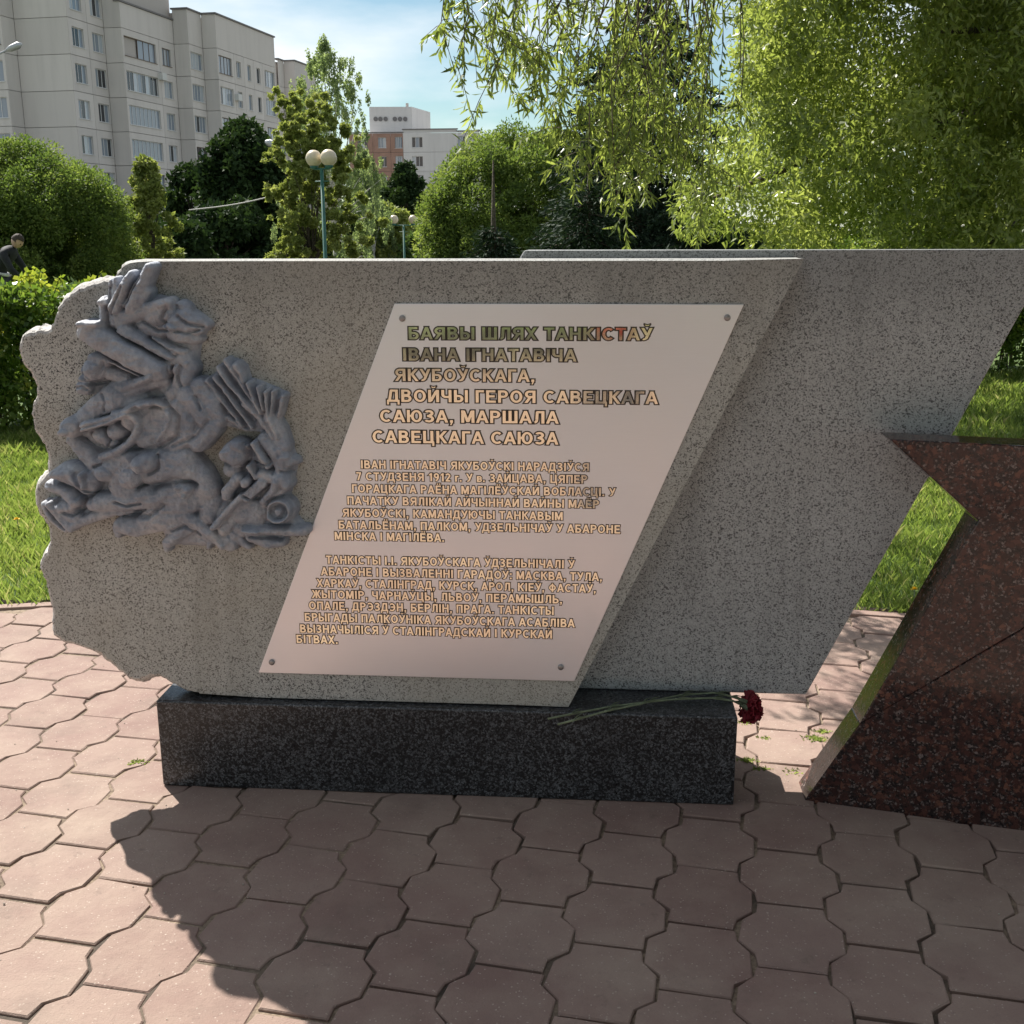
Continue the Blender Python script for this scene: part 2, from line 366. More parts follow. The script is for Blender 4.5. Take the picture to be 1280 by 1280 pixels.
for c in cells:
    if id(c) in nearset: continue
    me = rnd.choice(pv_meshes); dz, rx, ry, rz = paver_pose(c)
    mb.add([clipv(v.co, c) + Vector((c.x, c.y, dz)) for v in me.vertices], [tuple(p.vertices) for p in me.polygons])
o = mb.build('outer_pavers', M['paver'], pav); o['kind'] = 'stuff'
gx_ = np.arange(-3.6, 3.6, .035); gy_ = np.arange(1.2, 4.9, .035); V = []; 
for y in gy_:
    for x in gx_:
        w_ = math.sin(x * 2.3 + 1.1 * math.sin(y * 1.7)) * math.sin(y * 2.9 + x) + .6 * math.sin(x * 7.1 + y * 3.3) * math.sin(y * 6.1 - x * 2)
        fill = .0055 + .0032 * w_ - (.0045 if (x > .15 and y < 2.9) else 0) + rnd.uniform(-.0012, .0012)
        V.append((x, min(y, lawn_edge(x) - .002), min(-.0050, -.0135 + max(0.0, fill + (.0048 if x < -.35 + .3 * (y - 2.4) else 0)))))
nx_ = len(gx_); Fc = [(j * nx_ + i, j * nx_ + i + 1, (j + 1) * nx_ + i + 1, (j + 1) * nx_ + i) for j in range(len(gy_) - 1) for i in range(nx_ - 1) if gy_[j] < lawn_edge(gx_[i]) - .04]
o = mesh('joint_sand', V, Fc, M['sand'], pav, True); o['kind'] = 'stuff'
# grit scattered on the stones
mb = MB()
for _ in range(420):
    x, y = rnd.uniform(-2.6, 2.3), rnd.uniform(1.8, 4.5); q = rnd.uniform(.0009, .0026) * (1.6 if rnd.random() < .06 else 1); mb.ball((x, y, q * .6), (q, q * rnd.uniform(.6, 1.2), q * .7), 5, 3)
M['grit'] = plain('pale_grit', (.42, .37, .31), .9, var=.4, scale=3)
o = mb.build('grit', M['grit'], pav); o['kind'] = 'stuff'
# kerb stones between pavement and lawn
def kerb_run(x0, x1, name_parent):
    n = int(abs(x1 - x0) / 0.5)
    for k in range(n):
        xa = x0 + (x1 - x0) * k / n + 0.004; xb = x0 + (x1 - x0) * (k + 1) / n - 0.004
        a = Vector((xa, lawn_edge(xa), 0)); b = Vector((xb, lawn_edge(xb), 0)); t = (b - a).normalized(); nn = Vector((-t.y, t.x, 0))
        if nn.y > 0: nn = -nn
        m_ = MB(); z = 0.008 + rnd.uniform(-.002, .002)
        V = [a, b, b + nn * .055, a + nn * .055]
        m_.add([v + Vector((0, 0, -.05)) for v in V] + [v + Vector((0, 0, z)) for v in V], [(0, 1, 2, 3), (7, 6, 5, 4), (0, 4, 5, 1), (1, 5, 6, 2), (2, 6, 7, 3), (3, 7, 4, 0)])
        bevel(m_.build('kerb_stone', M['paver'], name_parent), .004, 2)
kerb = tag(empty('kerb'), kind='structure')
kerb_run(-4.0, -0.32, kerb); kerb_run(-0.28, 4.2, kerb)

# ---- monument -----------------------------------------------------
SA = math.radians(-4.38)
st_ = Vector((math.cos(SA), math.sin(SA), 0)); sn = Vector((-math.sin(SA), math.cos(SA), 0))      # along, and away from the camera
PF = gnd(203.6, 982)                                         # front lower left corner of the pedestal
def sl(s, d, z): return PF + st_ * s + sn * d + Vector((0, 0, z))
def slab_px(x, y, d):                                         # photo point on the plane at depth d -> (s, z)
    p = onplane(x, y, PF + sn * d, sn); q = p - PF; return q.dot(st_), p.z
PED_W, PED_H = 1.683, 0.273
D1, TH1 = 0.032, 0.135                                        # front slab: depth of its face, thickness
D2, TH2 = D1 + TH1 + 0.004, 0.12
monument = empty('pedestal', PF, SA); tag(monument, 'long low speckled black granite block carrying the two grey slabs', 'pedestal')
mb = MB(); mb.box((PED_W / 2, .19, PED_H / 2), (PED_W, .38, PED_H)); bevel(mb.build('block', M['ped'], monument), .006, 3)
def loc_mesh(name, loops, mat, parent, smooth_side=False):
    """stack of outline loops (s,d,z) front to back -> closed solid in pedestal-local coordinates"""
    n = len(loops[0]); V = [p for lp in loops for p in lp]; Fc = [tuple(range(n))]
    for r in range(len(loops) - 1):
        for i in range(n):
            i2 = (i + 1) % n; Fc.append((r * n + i2, r * n + i, (r + 1) * n + i, (r + 1) * n + i2))
    Fc.append(tuple(reversed([(len(loops) - 1) * n + i for i in range(n)])))
    me = bpy.data.meshes.new(name); me.from_pydata(V, [], Fc); me.update()
    bm = bmesh.new(); bm.from_mesh(me); bmesh.ops.recalc_face_normals(bm, faces=bm.faces); bmesh.ops.triangulate(bm, faces=[f for f in bm.faces if len(f.verts) > 4]); bm.to_mesh(me); bm.free()
    return link(name, me, mat, parent)
rough_px = [(190, 324.5), (164, 325), (153, 330), (145, 339), (138, 349), (124, 352), (110, 355), (98, 360), (87, 367), (78, 375), (70, 385), (65, 397), (60, 409), (50, 411), (37, 413), (28, 418), (22, 426), (20.5, 440), (24, 452), (31, 462), (40, 472), (43, 484), (42, 496), (38, 506), (37, 518), (39, 532), (45, 545), (52, 557), (57, 570), (58, 582), (55, 593), (47, 602), (42, 612), (41.5, 626), (45, 641), (53, 652), (58.5, 663), (59, 685), (52, 695), (48, 705), (49, 716), (55, 727), (58, 745), (62, 762), (63, 778), (65, 792), (73, 801), (84, 807), (96, 810), (108, 815), (120, 820), (132, 828), (143, 836), (153, 845), (163, 852), (176, 853.5), (190, 849), (202, 850), (214, 856), (226, 862), (238, 866.5), (250, 869)]
front_rough = [slab_px(x, y, D1) for x, y in rough_px]
def subdiv(pts, k=3, amp=0.0015):
    o = []
    for i in range(len(pts) - 1):
        for j in range(k):
            t = j / k; a, b = pts[i], pts[i + 1]; p0 = pts[max(i - 1, 0)]; p3 = pts[min(i + 2, len(pts) - 1)]
            cm = lambda q0, q1, q2, q3: 0.5 * (2 * q1 + (q2 - q0) * t + (2 * q0 - 5 * q1 + 4 * q2 - q3) * t * t + (3 * q1 - q0 - 3 * q2 + q3) * t ** 3)
            o.append((cm(p0[0], a[0], b[0], p3[0]) + rnd.gauss(0, amp), cm(p0[1], a[1], b[1], p3[1]) + rnd.gauss(0, amp)))
    o.append(pts[-1]); return o
fr = subdiv(front_rough)
TOPZ = front_rough[0][1]
tr = slab_px(1007, 325.5, D1); br = slab_px(712, 883, D1)
straight = [(br[0], PED_H + 0.001), (tr[0], TOPZ)]
nR = len(fr)
def front_loop(d, inset, jit, ang_noise):
    pts = fr + [(fr[-1][0] + (straight[0][0] - fr[-1][0]) * k / 6, PED_H + 0.001) for k in range(1, 6)] + straight + [(tr[0] + (fr[0][0] - tr[0]) * k / 8, TOPZ) for k in range(1, 8)]
    n = len(pts); o = []
    for i, (s, z) in enumerate(pts):
        a = pts[i - 1]; b = pts[(i + 1) % n]; t = Vector((b[0] - a[0], b[1] - a[1])); t.normalize(); nrm = Vector((t.y, -t.x))   # points inward or outward
        sgn = 1.0
        fd = min(1.0, i / 14.0, max(0, nR - i) / 8.0) if i < nR else 0
        k = (inset if inset > 0 else inset * fd) if i < nR else min(max(inset, 0), 0.004)
        if inset > .004 and i < nR: k = .004 + (inset - .004) * fd
        j = ang_noise[i] * jit * fd
        z2 = z + nrm.y * (-1) * 0
        ns, nz = s - sgn * (-nrm.x) * 0, z
        # outline runs anticlockwise seen from the front (top-left, down, right, up): the inside is to the left of travel
        inn = Vector((-t.y, t.x))
        ns = s + inn.x * (k + j); nz = z + inn.y * (k + j)
        if nz < PED_H + 0.001 and s > 0.09: nz = PED_H + 0.001
        o.append((ns, d, nz))
    return o
nn1 = [0.0] * 400; nn2 = [0.0] * 400; nn3 = [0.0] * 400
for arr in (nn1, nn2, nn3):
    v = 0
    for i in range(400):
        v = v * 0.75 + rnd.gauss(0, 0.5); arr[i] = v
loops = [front_loop(D1, 0.014, 0.002, nn1), front_loop(D1 + 0.005, 0.006, 0.002, nn1), front_loop(D1 + .02, -0.002, .0025, nn2), front_loop(D1 + .06, -0.010, .006, nn2), front_loop(D1 + .10, 0.0, .007, nn3), front_loop(D1 + TH1 - .01, .006, .004, nn3), front_loop(D1 + TH1, .016, .003, nn3)]
slab1 = empty('carved_slab', PF, SA)
tag(slab1, 'grey granite front slab with broken wavy left edge and slanted right edge, on black block', 'monument slab')
body1 = loc_mesh('stone', loops, M['slab_front'], slab1)
body1.data.materials.append(M['slab_rough'])
# the hewn rim (all side faces of the broken edge) is lighter, coarser stone
for p in body1.data.polygons:
    c = p.center
    if abs(p.normal.y) < 0.93 and (c.x < -0.0 or (c.z < PED_H + .03 and c.x < .2)): p.material_index = 1
# back slab: parallelogram-like with pointed lower right tip
B = [slab_px(655, 313, D2), slab_px(640, 340, D2), (slab_px(690, 870, D2)[0] - .12, PED_H + .001), (slab_px(725, 857, D2)[0], PED_H + .001), (PED_W + 0.0, PED_H + .001), slab_px(1008, 866, D2), slab_px(1282, 381, D2)]
zt = B[0][1]; x_r = B[6]; k_ = (B[6][0] - B[5][0]) / (B[6][1] - B[5][1]); B[5] = (B[5][0], PED_H + .001)
B.append((B[6][0] + k_ * (zt - B[6][1]), zt))
slab2 = empty('rear_slab', PF, SA)
tag(slab2, 'plain grey granite slab standing behind the carved one, lower right corner overhanging the block', 'monument slab')
o = loc_mesh('stone', [[(s, D2, z) for s, z in B], [(s, D2 + TH2, z) for s, z in B]], M['slab_back'], slab2); bevel(o, .006, 3)

# ---- plaque
PLD = D1 - 0.006
plaque = empty('inscribed_plaque', PF, SA); tag(plaque, 'pinkish grey metal parallelogram plaque with raised gold lettering, bolted to the front slab', 'plaque')
mt = Mat('satin_metal_plate', 0.36, (0.66, 0.62, 0.62), 0.75)
nv = mt.n('ShaderNodeMapping'); nv.inputs['Scale'].default_value = (2, 2, 300); mt.l(mt.co, nv.inputs['Vector'])
mt.color(mt.mix(mt.noise(8, 5, .6, nv.outputs[0]), (0.80, 0.79, 0.83), (0.88, 0.87, 0.90))); mt.bump(mt.noise(6, 4, .6, nv.outputs[0]), 0.0002, .5)
mt.rough(mt.ramp(mt.noise(3, 4), [(.3, .30), (.7, .44)])); M['plate'] = mt.m
pc = [slab_px(x, y, PLD) for x, y in ((493, 380.5), (323, 841.5), (718, 851), (930, 379.5))]
ztop = (pc[0][1] + pc[3][1]) / 2; zbot = (pc[1][1] + pc[2][1]) / 2
pc = [(pc[0][0], ztop), (pc[1][0], zbot), (pc[2][0], zbot), (pc[3][0], ztop)]
o = loc_mesh('plate', [[(s, PLD, z) for s, z in pc], [(s, D1 + .0, z) for s, z in pc]], M['plate'], plaque); bevel(o, .0012, 2)
M['bolt'] = plain('bolt_steel', (0.35, 0.33, 0.32), 0.45, 0.8)
for x, y in ((503, 398), (909, 397), (340, 827.5), (701, 833.5)):
    s, z = slab_px(x, y, PLD); mb = MB()
    mb.tube([(s, PLD - .0008, z), (s, PLD - .0045, z), (s, PLD - .006, z)], [.0085, .0085, .004], 14); mb.build('bolt', M['bolt'], plaque, True)
gm = Mat('polished_gold_letter', 0.16, (1.0, 0.93, 0.72), 1.0); gm.rough(gm.ramp(gm.noise(20, 4), [(.3, .05), (.7, .14)])); M['gold'] = gm.m
M['outline'] = plain('dark_letter_edge', (0.035, 0.024, 0.017), 0.6)
LINES = [("БАЯВЫ ШЛЯХ ТАНКІСТАЎ", 511.5, 814, 425, 17.2), ("ІВАНА ІГНАТАВІЧА", 504.5, 719.3, 451.5, 17.2), ("ЯКУБОЎСКАГА,", 494.7, 667.7, 477, 17.2), ("ДВОЙЧЫ ГЕРОЯ САВЕЦКАГА", 485, 821, 503.0, 17.2), ("САЮЗА, МАРШАЛА", 476, 697, 528.2, 17.2), ("САВЕЦКАГА САЮЗА", 466.6, 696.6, 554, 17.2),
 ("ІВАН ІГНАТАВІЧ ЯКУБОЎСКІ НАРАДЗІЎСЯ", 451.7, 736, 586, 11.4), ("7 СТУДЗЕНЯ 1912 г. У в. ЗАЙЦАВА, ЦЯПЕР", 445.9, 733.8, 600.8, 11.4), ("ГОРАЦКАГА РАЁНА МАГІЛЁЎСКАЙ ВОБЛАСЦІ. У", 440.6, 768.6, 616, 11.4), ("ПАЧАТКУ ВЯЛІКАЙ АЙЧЫННАЙ ВАЙНЫ МАЁР", 434.8, 748.4, 631, 11.4), ("ЯКУБОЎСКІ, КАМАНДУЮЧЫ ТАНКАВЫМ", 429, 703, 646.3, 11.4), ("БАТАЛЬЁНАМ, ПАЛКОМ, УДЗЕЛЬНІЧАЎ У АБАРОНЕ", 424, 775, 661.3, 11.4), ("МІНСКА І МАГІЛЁВА.", 419, 555, 675.3, 11.4),
 ("ТАНКІСТЫ І.І. ЯКУБОЎСКАГА ЎДЗЕЛЬНІЧАЛІ Ў", 408.4, 717.7, 705, 11.4), ("АБАРОНЕ І ВЫЗВАЛЕННІ ГАРАДОЎ: МАСКВА, ТУЛА,", 402.3, 752.2, 719.6, 11.4), ("ХАРКАЎ, СТАЛІНГРАД, КУРСК, АРОЛ, КІЕЎ, ФАСТАЎ,", 397, 744.5, 734, 11.4), ("ЖЫТОМІР, ЧАРНАЎЦЫ, ЛЬВОЎ, ПЕРАМЫШЛЬ,", 391, 702.4, 748, 11.4), ("ОПАЛЕ, ДРЭЗДЭН, БЕРЛІН, ПРАГА. ТАНКІСТЫ", 387, 691.7, 762.2, 11.4), ("БРЫГАДЫ ПАЛКОЎНІКА ЯКУБОЎСКАГА АСАБЛІВА", 381.6, 717.7, 776.7, 11.4), ("ВЫЗНАЧЫЛІСЯ Ў СТАЛІНГРАДСКАЙ І КУРСКАЙ", 375.8, 689.8, 791, 11.4), ("БІТВАХ.", 371.3, 422, 804, 11.4)]
SW = 0.20                                                     # stem width of the bold capitals, cap height = 1
def bar(x0, y0, x1, y1, w=SW): return ('l', x0, y0, x1, y1, w)
def arc(cx, cy, rx, ry, a0, a1, w=SW): return ('a', cx, cy, rx, ry, a0, a1, w)
h_ = SW / 2; HB = SW * 0.86; hb = HB / 2
def V_(x, y0=0, y1=1): return bar(x, y0, x, y1)
def H_(y, x0, x1): return ('h', x0, x1, y, HB)
def bowl(x, ytop, ybot, xr): # right bowl joined to a stem at x
    m = (ytop + ybot) / 2; ry = (ytop - ybot) / 2 - hb; xc = xr - h_ - ry * .95
    return [H_(ytop - hb, x, xc), H_(ybot + hb, x, xc), arc(xc, m, ry * .95, ry, -90, 90)]
def breve(cx): return [arc(cx, 1.30, .13, .12, 200, 340, .09)]
G = {}
G['А'] = (.84, [bar(.10, 0, .42, 1), bar(.74, 0, .42, 1), H_(.30, .22, .62)])
G['Б'] = (.80, [V_(.16), H_(1 - hb, .16, .66)] + bowl(.16, .60, 0, .74))
G['В'] = (.82, [V_(.16)] + bowl(.16, 1, .47, .70) + bowl(.16, .57, 0, .76))
G['Г'] = (.66, [V_(.16), H_(1 - hb, .16, .62)])
G['Д'] = (.90, [bar(.20, .12, .32, .95), V_(.68), H_(1 - hb, .26, .72), H_(hb, .02, .88), ('b', .02, .16, -.22, .08), ('b', .74, .88, -.22, .08)])
G['Е'] = (.76, [V_(.16), H_(1 - hb, .16, .68), H_(.51, .16, .64), H_(hb, .16, .71)])
G['Ё'] = (.76, G['Е'][1] + [('b', .22, .36, 1.09, 1.25), ('b', .48, .62, 1.09, 1.25)])
G['Ж'] = (1.06, [V_(.53), bar(.10, 0, .42, .58), bar(.96, 0, .64, .58), bar(.12, 1, .44, .45), bar(.94, 1, .62, .45)])
G['З'] = (.74, [arc(.34, .745, .22, .172, -90, 150), arc(.34, .285, .25, .20, -150, 90), H_(.52, .22, .40)])
G['І'] = (.34, [V_(.17)])
G['Й'] = (.86, [V_(.16), V_(.70), bar(.22, .06, .64, .94)] + breve(.43)); G['И'] = G['Й']
G['К'] = (.82, [V_(.16), bar(.68, 1, .30, .50), bar(.70, 0, .34, .58)])
G['Л'] = (.84, [V_(.68), H_(1 - hb, .26, .70), bar(.28, .30, .31, .95), arc(.10, .24, .17, .155, -80, 15)])
G['М'] = (.98, [V_(.15), V_(.83), bar(.20, .98, .49, .06), bar(.78, .98, .49, .06)])
G['Н'] = (.86, [V_(.16), V_(.70), H_(.52, .16, .70)])
G['О'] = (.92, [arc(.46, .5, .31, .41, 0, 360)])
G['П'] = (.84, [V_(.16), V_(.68), H_(1 - hb, .16, .68)])
G['Р'] = (.78, [V_(.16)] + bowl(.16, 1, .40, .73))
G['С'] = (.86, [arc(.47, .5, .32, .41, 48, 312)])
G['Т'] = (.74, [V_(.37), H_(1 - hb, .03, .71)])
G['У'] = (.78, [bar(.12, 1, .42, .40), bar(.68, 1, .36, .14), arc(.20, .20, .17, .115, -110, -5, HB)])
G['Ў'] = (.78, G['У'][1] + breve(.42))
G['Ф'] = (.98, [V_(.49), arc(.49, .5, .32, .28, 0, 360, SW * .85)])
G['Х'] = (.80, [bar(.12, 0, .68, 1), bar(.12, 1, .68, 0)])
G['Ц'] = (.86, [V_(.16), V_(.66), H_(hb, .16, .80), ('b', .68, .82, -.22, .10)])
G['Ч'] = (.80, [V_(.64), V_(.15, .62, 1), arc(.36, .62, .21, .19, 180, 270), H_(.43, .36, .64)])
G['Ш'] = (1.10, [V_(.16), V_(.55), V_(.94), H_(hb, .16, .94)])
G['Ь'] = (.80, [V_(.16)] + bowl(.16, .60, 0, .74))
G['Ы'] = (1.04, [V_(.16), V_(.90)] + bowl(.16, .60, 0, .70))
G['Э'] = (.86, [arc(.39, .5, .32, .41, -132, 132), H_(.52, .30, .68)])
G['Ю'] = (1.14, [V_(.16), H_(.52, .16, .44), arc(.70, .5, .28, .41, 0, 360)])
G['Я'] = (.84, [V_(.68), bar(.14, 0, .42, .46)] + [('h', .38, .68, 1 - hb, HB), ('h', .38, .68, .40 + hb, HB), arc(.38, .70, .215, .215, 90, 270)])
G['7'] = (.68, [H_(1 - hb, .06, .62), bar(.26, 0, .54, .90)])
G['1'] = (.56, [V_(.36), bar(.14, .72, .36, .95)])
G['9'] = (.68, [arc(.34, .69, .205, .225, 0, 360), arc(.24, .62, .31, .53, -88, 10)])
G['2'] = (.68, [arc(.33, .70, .20, .215, -30, 170), bar(.16, .10, .50, .62), H_(hb, .07, .62)])
G['г'] = (.46, [V_(.14, 0, .72), H_(.72 - hb, .14, .44)])
G['в'] = (.62, [V_(.14, 0, .72), H_(.72 - hb, .14, .40), H_(.37, .14, .42), H_(hb, .14, .42), arc(.40, .505, .12, .13, -90, 90, .15), arc(.41, .225, .13, .14, -90, 90, .15)])
G['.'] = (.34, [('b', .07, .27, 0, .20)]); G[','] = (.34, [('b', .07, .27, 0, .20), bar(.12, -.20, .21, .06, .10)])
G[':'] = (.36, [('b', .08, .28, 0, .20), ('b', .08, .28, .52, .72)]); G[' '] = (.34, [])
def text_faces(txt, e, sx, sy, ox, oz, dfront, step):
    """bold letters as thin raised strips; e widens every stroke for the dark edging"""
    V = []; Fc = []; x = 0.0
    def put(pts, k):
        b = len(V); V.extend((ox + px * sx, dfront - k * step, oz + py * sy) for px, py in pts); return b
    for ch in txt:
        adv, prims = G[ch]; k = 0
        for p in prims:
            k += 1
            if p[0] == 'l':
                _t, x0, y0, x1, y1, w_ = p
                if y1 < y0: x0, y0, x1, y1 = x1, y1, x0, y0
                dx, dy = x1 - x0, y1 - y0; ln = math.hypot(dx, dy); hw = (w_ / 2 * (1 if abs(dx) < .01 else .94) + e) * ln / dy
                sl_ = dx / dy; ya, yb_ = y0 - e, y1 + e; xa, xb = x0 - e * sl_, x1 + e * sl_
                b = put([(x + xa - hw, ya), (x + xa + hw, ya), (x + xb + hw, yb_), (x + xb - hw, yb_)], k); Fc.append((b, b + 1, b + 2, b + 3))
            elif p[0] == 'h':
                _t, x0, x1, y, w_ = p; b = put([(x + x0 - e, y - w_ / 2 - e), (x + x1 + e, y - w_ / 2 - e), (x + x1 + e, y + w_ / 2 + e), (x + x0 - e, y + w_ / 2 + e)], k); Fc.append((b, b + 1, b + 2, b + 3))
            elif p[0] == 'b':
                _t, x0, x1, y0, y1 = p; b = put([(x + x0 - e, y0 - e), (x + x1 + e, y0 - e), (x + x1 + e, y1 + e), (x + x0 - e, y1 + e)], k); Fc.append((b, b + 1, b + 2, b + 3))
            else:
                _t, cx, cy, rx, ry, a0, a1, w_ = p; n = max(6, int(abs(a1 - a0) / 18)); pts = []
                ex = math.degrees(e / ((rx + ry) / 2)) if a1 - a0 < 359 else 0; a0 -= ex; a1 += ex
                for i in range(n + 1):
                    t = math.radians(a0 + (a1 - a0) * i / n); c_, s_ = math.cos(t), math.sin(t)
                    hw = w_ / 2 * (1 - .12 * abs(s_)) + e
                    pts += [(x + cx + (rx - hw) * c_, cy + (ry - hw) * s_), (x + cx + (rx + hw) * c_, cy + (ry + hw) * s_)]
                b = put(pts, k)
                for i in range(n): Fc.append((b + 2 * i, b + 2 * i + 1, b + 2 * i + 3, b + 2 * i + 2))
        x += adv + .045
    return V, Fc, x
for txt, x0, x1, yb, cap in LINES:
    s0, z0 = slab_px(x0, yb, PLD); s1, _z = slab_px(x1, yb, PLD); _, zc_ = slab_px(x0, yb - cap, PLD)
    _v, _f, wid = text_faces(txt, 0, 1, 1, 0, 0, 0, 0)
    wid -= .045 + .08 + .08; sx = (s1 - s0) / wid; sy = (zc_ - z0) / 1.12
    ox = s0 - .08 * sx; zz = z0 + .06 * sy
    V, Fc, _w = text_faces(txt, .092, sx, sy, ox, zz, PLD - .0006, 0.00003)
    lo = mesh('inscription_line', V, Fc, M['outline'], plaque)
    V, Fc, _w = text_faces(txt, .0, sx, sy, ox, zz, PLD - .0014, 0.00004)
    mesh('gilded_face', V, Fc, M['gold'], lo)

# ---- relief: bronze-coloured battle relief, surface built as smooth-unioned forms
def T(k):
    return {'A': (40, 310, 3.283), '1': (90, 320, 6.737), '2': (220, 430, 7.111), '3': (50, 500, 6.737), '4': (200, 540, 6.737)}[k]
RX0, RX1, RY0, RY1, STEP = 48, 396, 322, 704, 0.8
gx, gy = np.meshgrid(np.arange(RX0, RX1, STEP), np.arange(RY0, RY1, STEP))
Hf = np.zeros_like(gx, dtype=float)
def cv(k, *p):
    ox, oy, sc = T(k); return [(ox + p[i] / sc, oy + p[i + 1] / sc) for i in range(0, len(p), 2)]
def cap(k, pts, r0, r1, b0, b1, hh, fl=0.5, blend=None):
    """tapered stroke through pts; b0,b1 base heights and hh the rounding height; fl: profile power"""
    global Hf
    P = cv(k, *pts); sc = T(k)[2]; n = len(P) - 1
    best = np.full_like(Hf, -1.0)
    for i in range(n):
        (ax, ay), (bx, by) = P[i], P[i + 1]
        dx, dy = bx - ax, by - ay; l2 = dx * dx + dy * dy + 1e-9
        t = np.clip(((gx - ax) * dx + (gy - ay) * dy) / l2, 0, 1); tt = (i + t) / n
        d = np.hypot(gx - ax - t * dx, gy - ay - t * dy); r = (r0 + (r1 - r0) * tt) / sc
        q = 1 - (d / r) ** 2
        h = np.where(q > 0, (b0 + (b1 - b0) * tt) + hh * .85 * np.power(np.clip(q, 0, 1), fl * .78), -1)
        best = np.maximum(best, h)
    Hf = np.maximum(Hf, best)
def ell(k, cx, cy, rx, ry, ang, b, hh, fl=0.5):
    global Hf
    (x, y), = cv(k, cx, cy); sc = T(k)[2]; rx /= sc; ry /= sc; a = math.radians(ang); ca, sa = math.cos(a), math.sin(a)
    u = ((gx - x) * ca + (gy - y) * sa) / rx; v = (-(gx - x) * sa + (gy - y) * ca) / ry; q = 1 - u * u - v * v
    Hf = np.maximum(Hf, np.where(q > 0, b + hh * .85 * np.power(np.clip(q, 0, 1), fl * .78), -1))
def poly(k, pts, b, soft=3.0):
    global Hf
    P = cv(k, *pts); inside = np.zeros_like(Hf, bool); dmin = np.full_like(Hf, 1e9)
    n = len(P)
    for i in range(n):
        (ax, ay), (bx, by) = P[i], P[(i + 1) % n]
        c = ((ay > gy) != (by > gy)) & (gx < (bx - ax) * (gy - ay) / (by - ay + 1e-9) + ax); inside ^= c
        dx, dy = bx - ax, by - ay; t = np.clip(((gx - ax) * dx + (gy - ay) * dy) / (dx * dx + dy * dy + 1e-9), 0, 1)
        dmin = np.minimum(dmin, np.hypot(gx - ax - t * dx, gy - ay - t * dy))
    h = b * np.clip(dmin / soft, 0, 1) ** 0.5
    Hf = np.maximum(Hf, np.where(inside, h, -1))
def cut(k, pts, wd, dep):
    global Hf
    P = cv(k, *pts); sc = T(k)[2]; d = np.full_like(Hf, 1e9)
    for i in range(len(P) - 1):
        (ax, ay), (bx, by) = P[i], P[i + 1]; dx, dy = bx - ax, by - ay
        t = np.clip(((gx - ax) * dx + (gy - ay) * dy) / (dx * dx + dy * dy + 1e-9), 0, 1)
        d = np.minimum(d, np.hypot(gx - ax - t * dx, gy - ay - t * dy))
    Hf = np.where(Hf > 0, np.maximum(Hf - dep * .75 * np.exp(-(d / (wd / sc)) ** 2), np.minimum(Hf, 2.0)), Hf)
# base mass of the whole group
poly('A', (330,240, 420,200, 520,190, 640,230, 735,300, 690,390, 680,460, 690,550, 760,500, 830,450, 880,480, 900,550, 1040,600, 1020,690, 1050,760, 1090,880, 1060,1010, 1080,1090, 1130,1150, 1020,1210, 860,1200, 720,1230, 560,1225, 520,1160, 350,1160, 380,1090, 180,1145, 80,1080, 60,1050, 130,1020, 90,960, 140,900, 220,895, 180,820, 150,740, 200,690, 270,620, 200,590, 220,470, 320,450, 230,360, 240,300, 300,300), 10, 7)
Hf0 = Hf.copy()
# cut the open ground between wing and crawling figure
def hole(k, pts):
    global Hf
    P = cv(k, *pts); inside = np.zeros_like(Hf, bool); n = len(P)
    for i in range(n):
        (ax, ay), (bx, by) = P[i], P[(i + 1) % n]
        inside ^= ((ay > gy) != (by > gy)) & (gx < (bx - ax) * (gy - ay) / (by - ay + 1e-9) + ax)
    Hf = np.where(inside, 0, Hf)
hole('A', (690,800, 800,730, 880,750, 940,755, 900,800, 860,790, 800,810, 780,860, 800,930, 850,950, 800,1000, 770,1020, 740,980, 750,930, 710,860, 670,815))
hole('A', (210,1130, 420,1060, 400,1085, 350,1115, 345,1160, 340,1200, 200,1200))
hole('A', (140,1010, 90,985, 80,960, 110,985, 160,1005, 130,1030))
# jagged upright shards at the top
cap('1', (690,90, 620,240, 540,420), 42, 70, 14, 16, 14, .6); cap('1', (530,150, 470,280, 400,430), 38, 62, 12, 16, 13, .6)
cap('1', (400,200, 400,330, 380,440), 34, 46, 10, 12, 10, .6); cap('1', (345,210, 350,360, 380,560), 26, 40, 7, 12, 10, .7)
cap('1', (290,360, 300,480, 310,640), 30, 26, 12, 18, 9, .6); cap('1', (255,420, 285,540), 18, 14, 9, 14, 7); ell('1', 300, 385, 42, 34, 0, 18, 8)
cap('1', (640,300, 560,470, 430,560), 60, 60, 10, 10, 14)
cut('1', (620,170, 540,330, 470,470), 10, 9); cut('1', (470,250, 380,480), 10, 8); cut('1', (580,240, 520,360), 8, 6); cut('1', (345,260, 360,460), 8, 7)
# torn mass at upper right
cap('1', (430,520, 640,460, 830,400), 70, 62, 10, 14, 14); ell('1', 760, 480, 150, 95, -20, 12, 15); ell('1', 950, 560, 160, 120, 15, 8, 18); ell('1', 1060, 560, 110, 75, 25, 6, 13)
ell('1', 960, 430, 80, 50, 40, 8, 10); ell('1', 1140, 570, 46, 34, 30, 8, 8); ell('1', 930, 660, 130, 70, 10, 9, 15); ell('1', 1040, 700, 80, 44, -10, 8, 10); ell('1', 700, 600, 150, 85, 20, 9, 13)
ell('1', 1000, 480, 60, 34, 40, 12, 9); ell('1', 870, 590, 60, 30, 20, 20, 9); ell('1', 1080, 640, 50, 26, -20, 10, 8)
cut('1', (840,420, 800,520, 860,600), 14, 8); cut('1', (930,500, 1010,560, 1120,590), 12, 7); cut('1', (640,540, 760,620, 830,620), 12, 7); cut('1', (900,620, 1000,640, 1090,620), 9, 6)
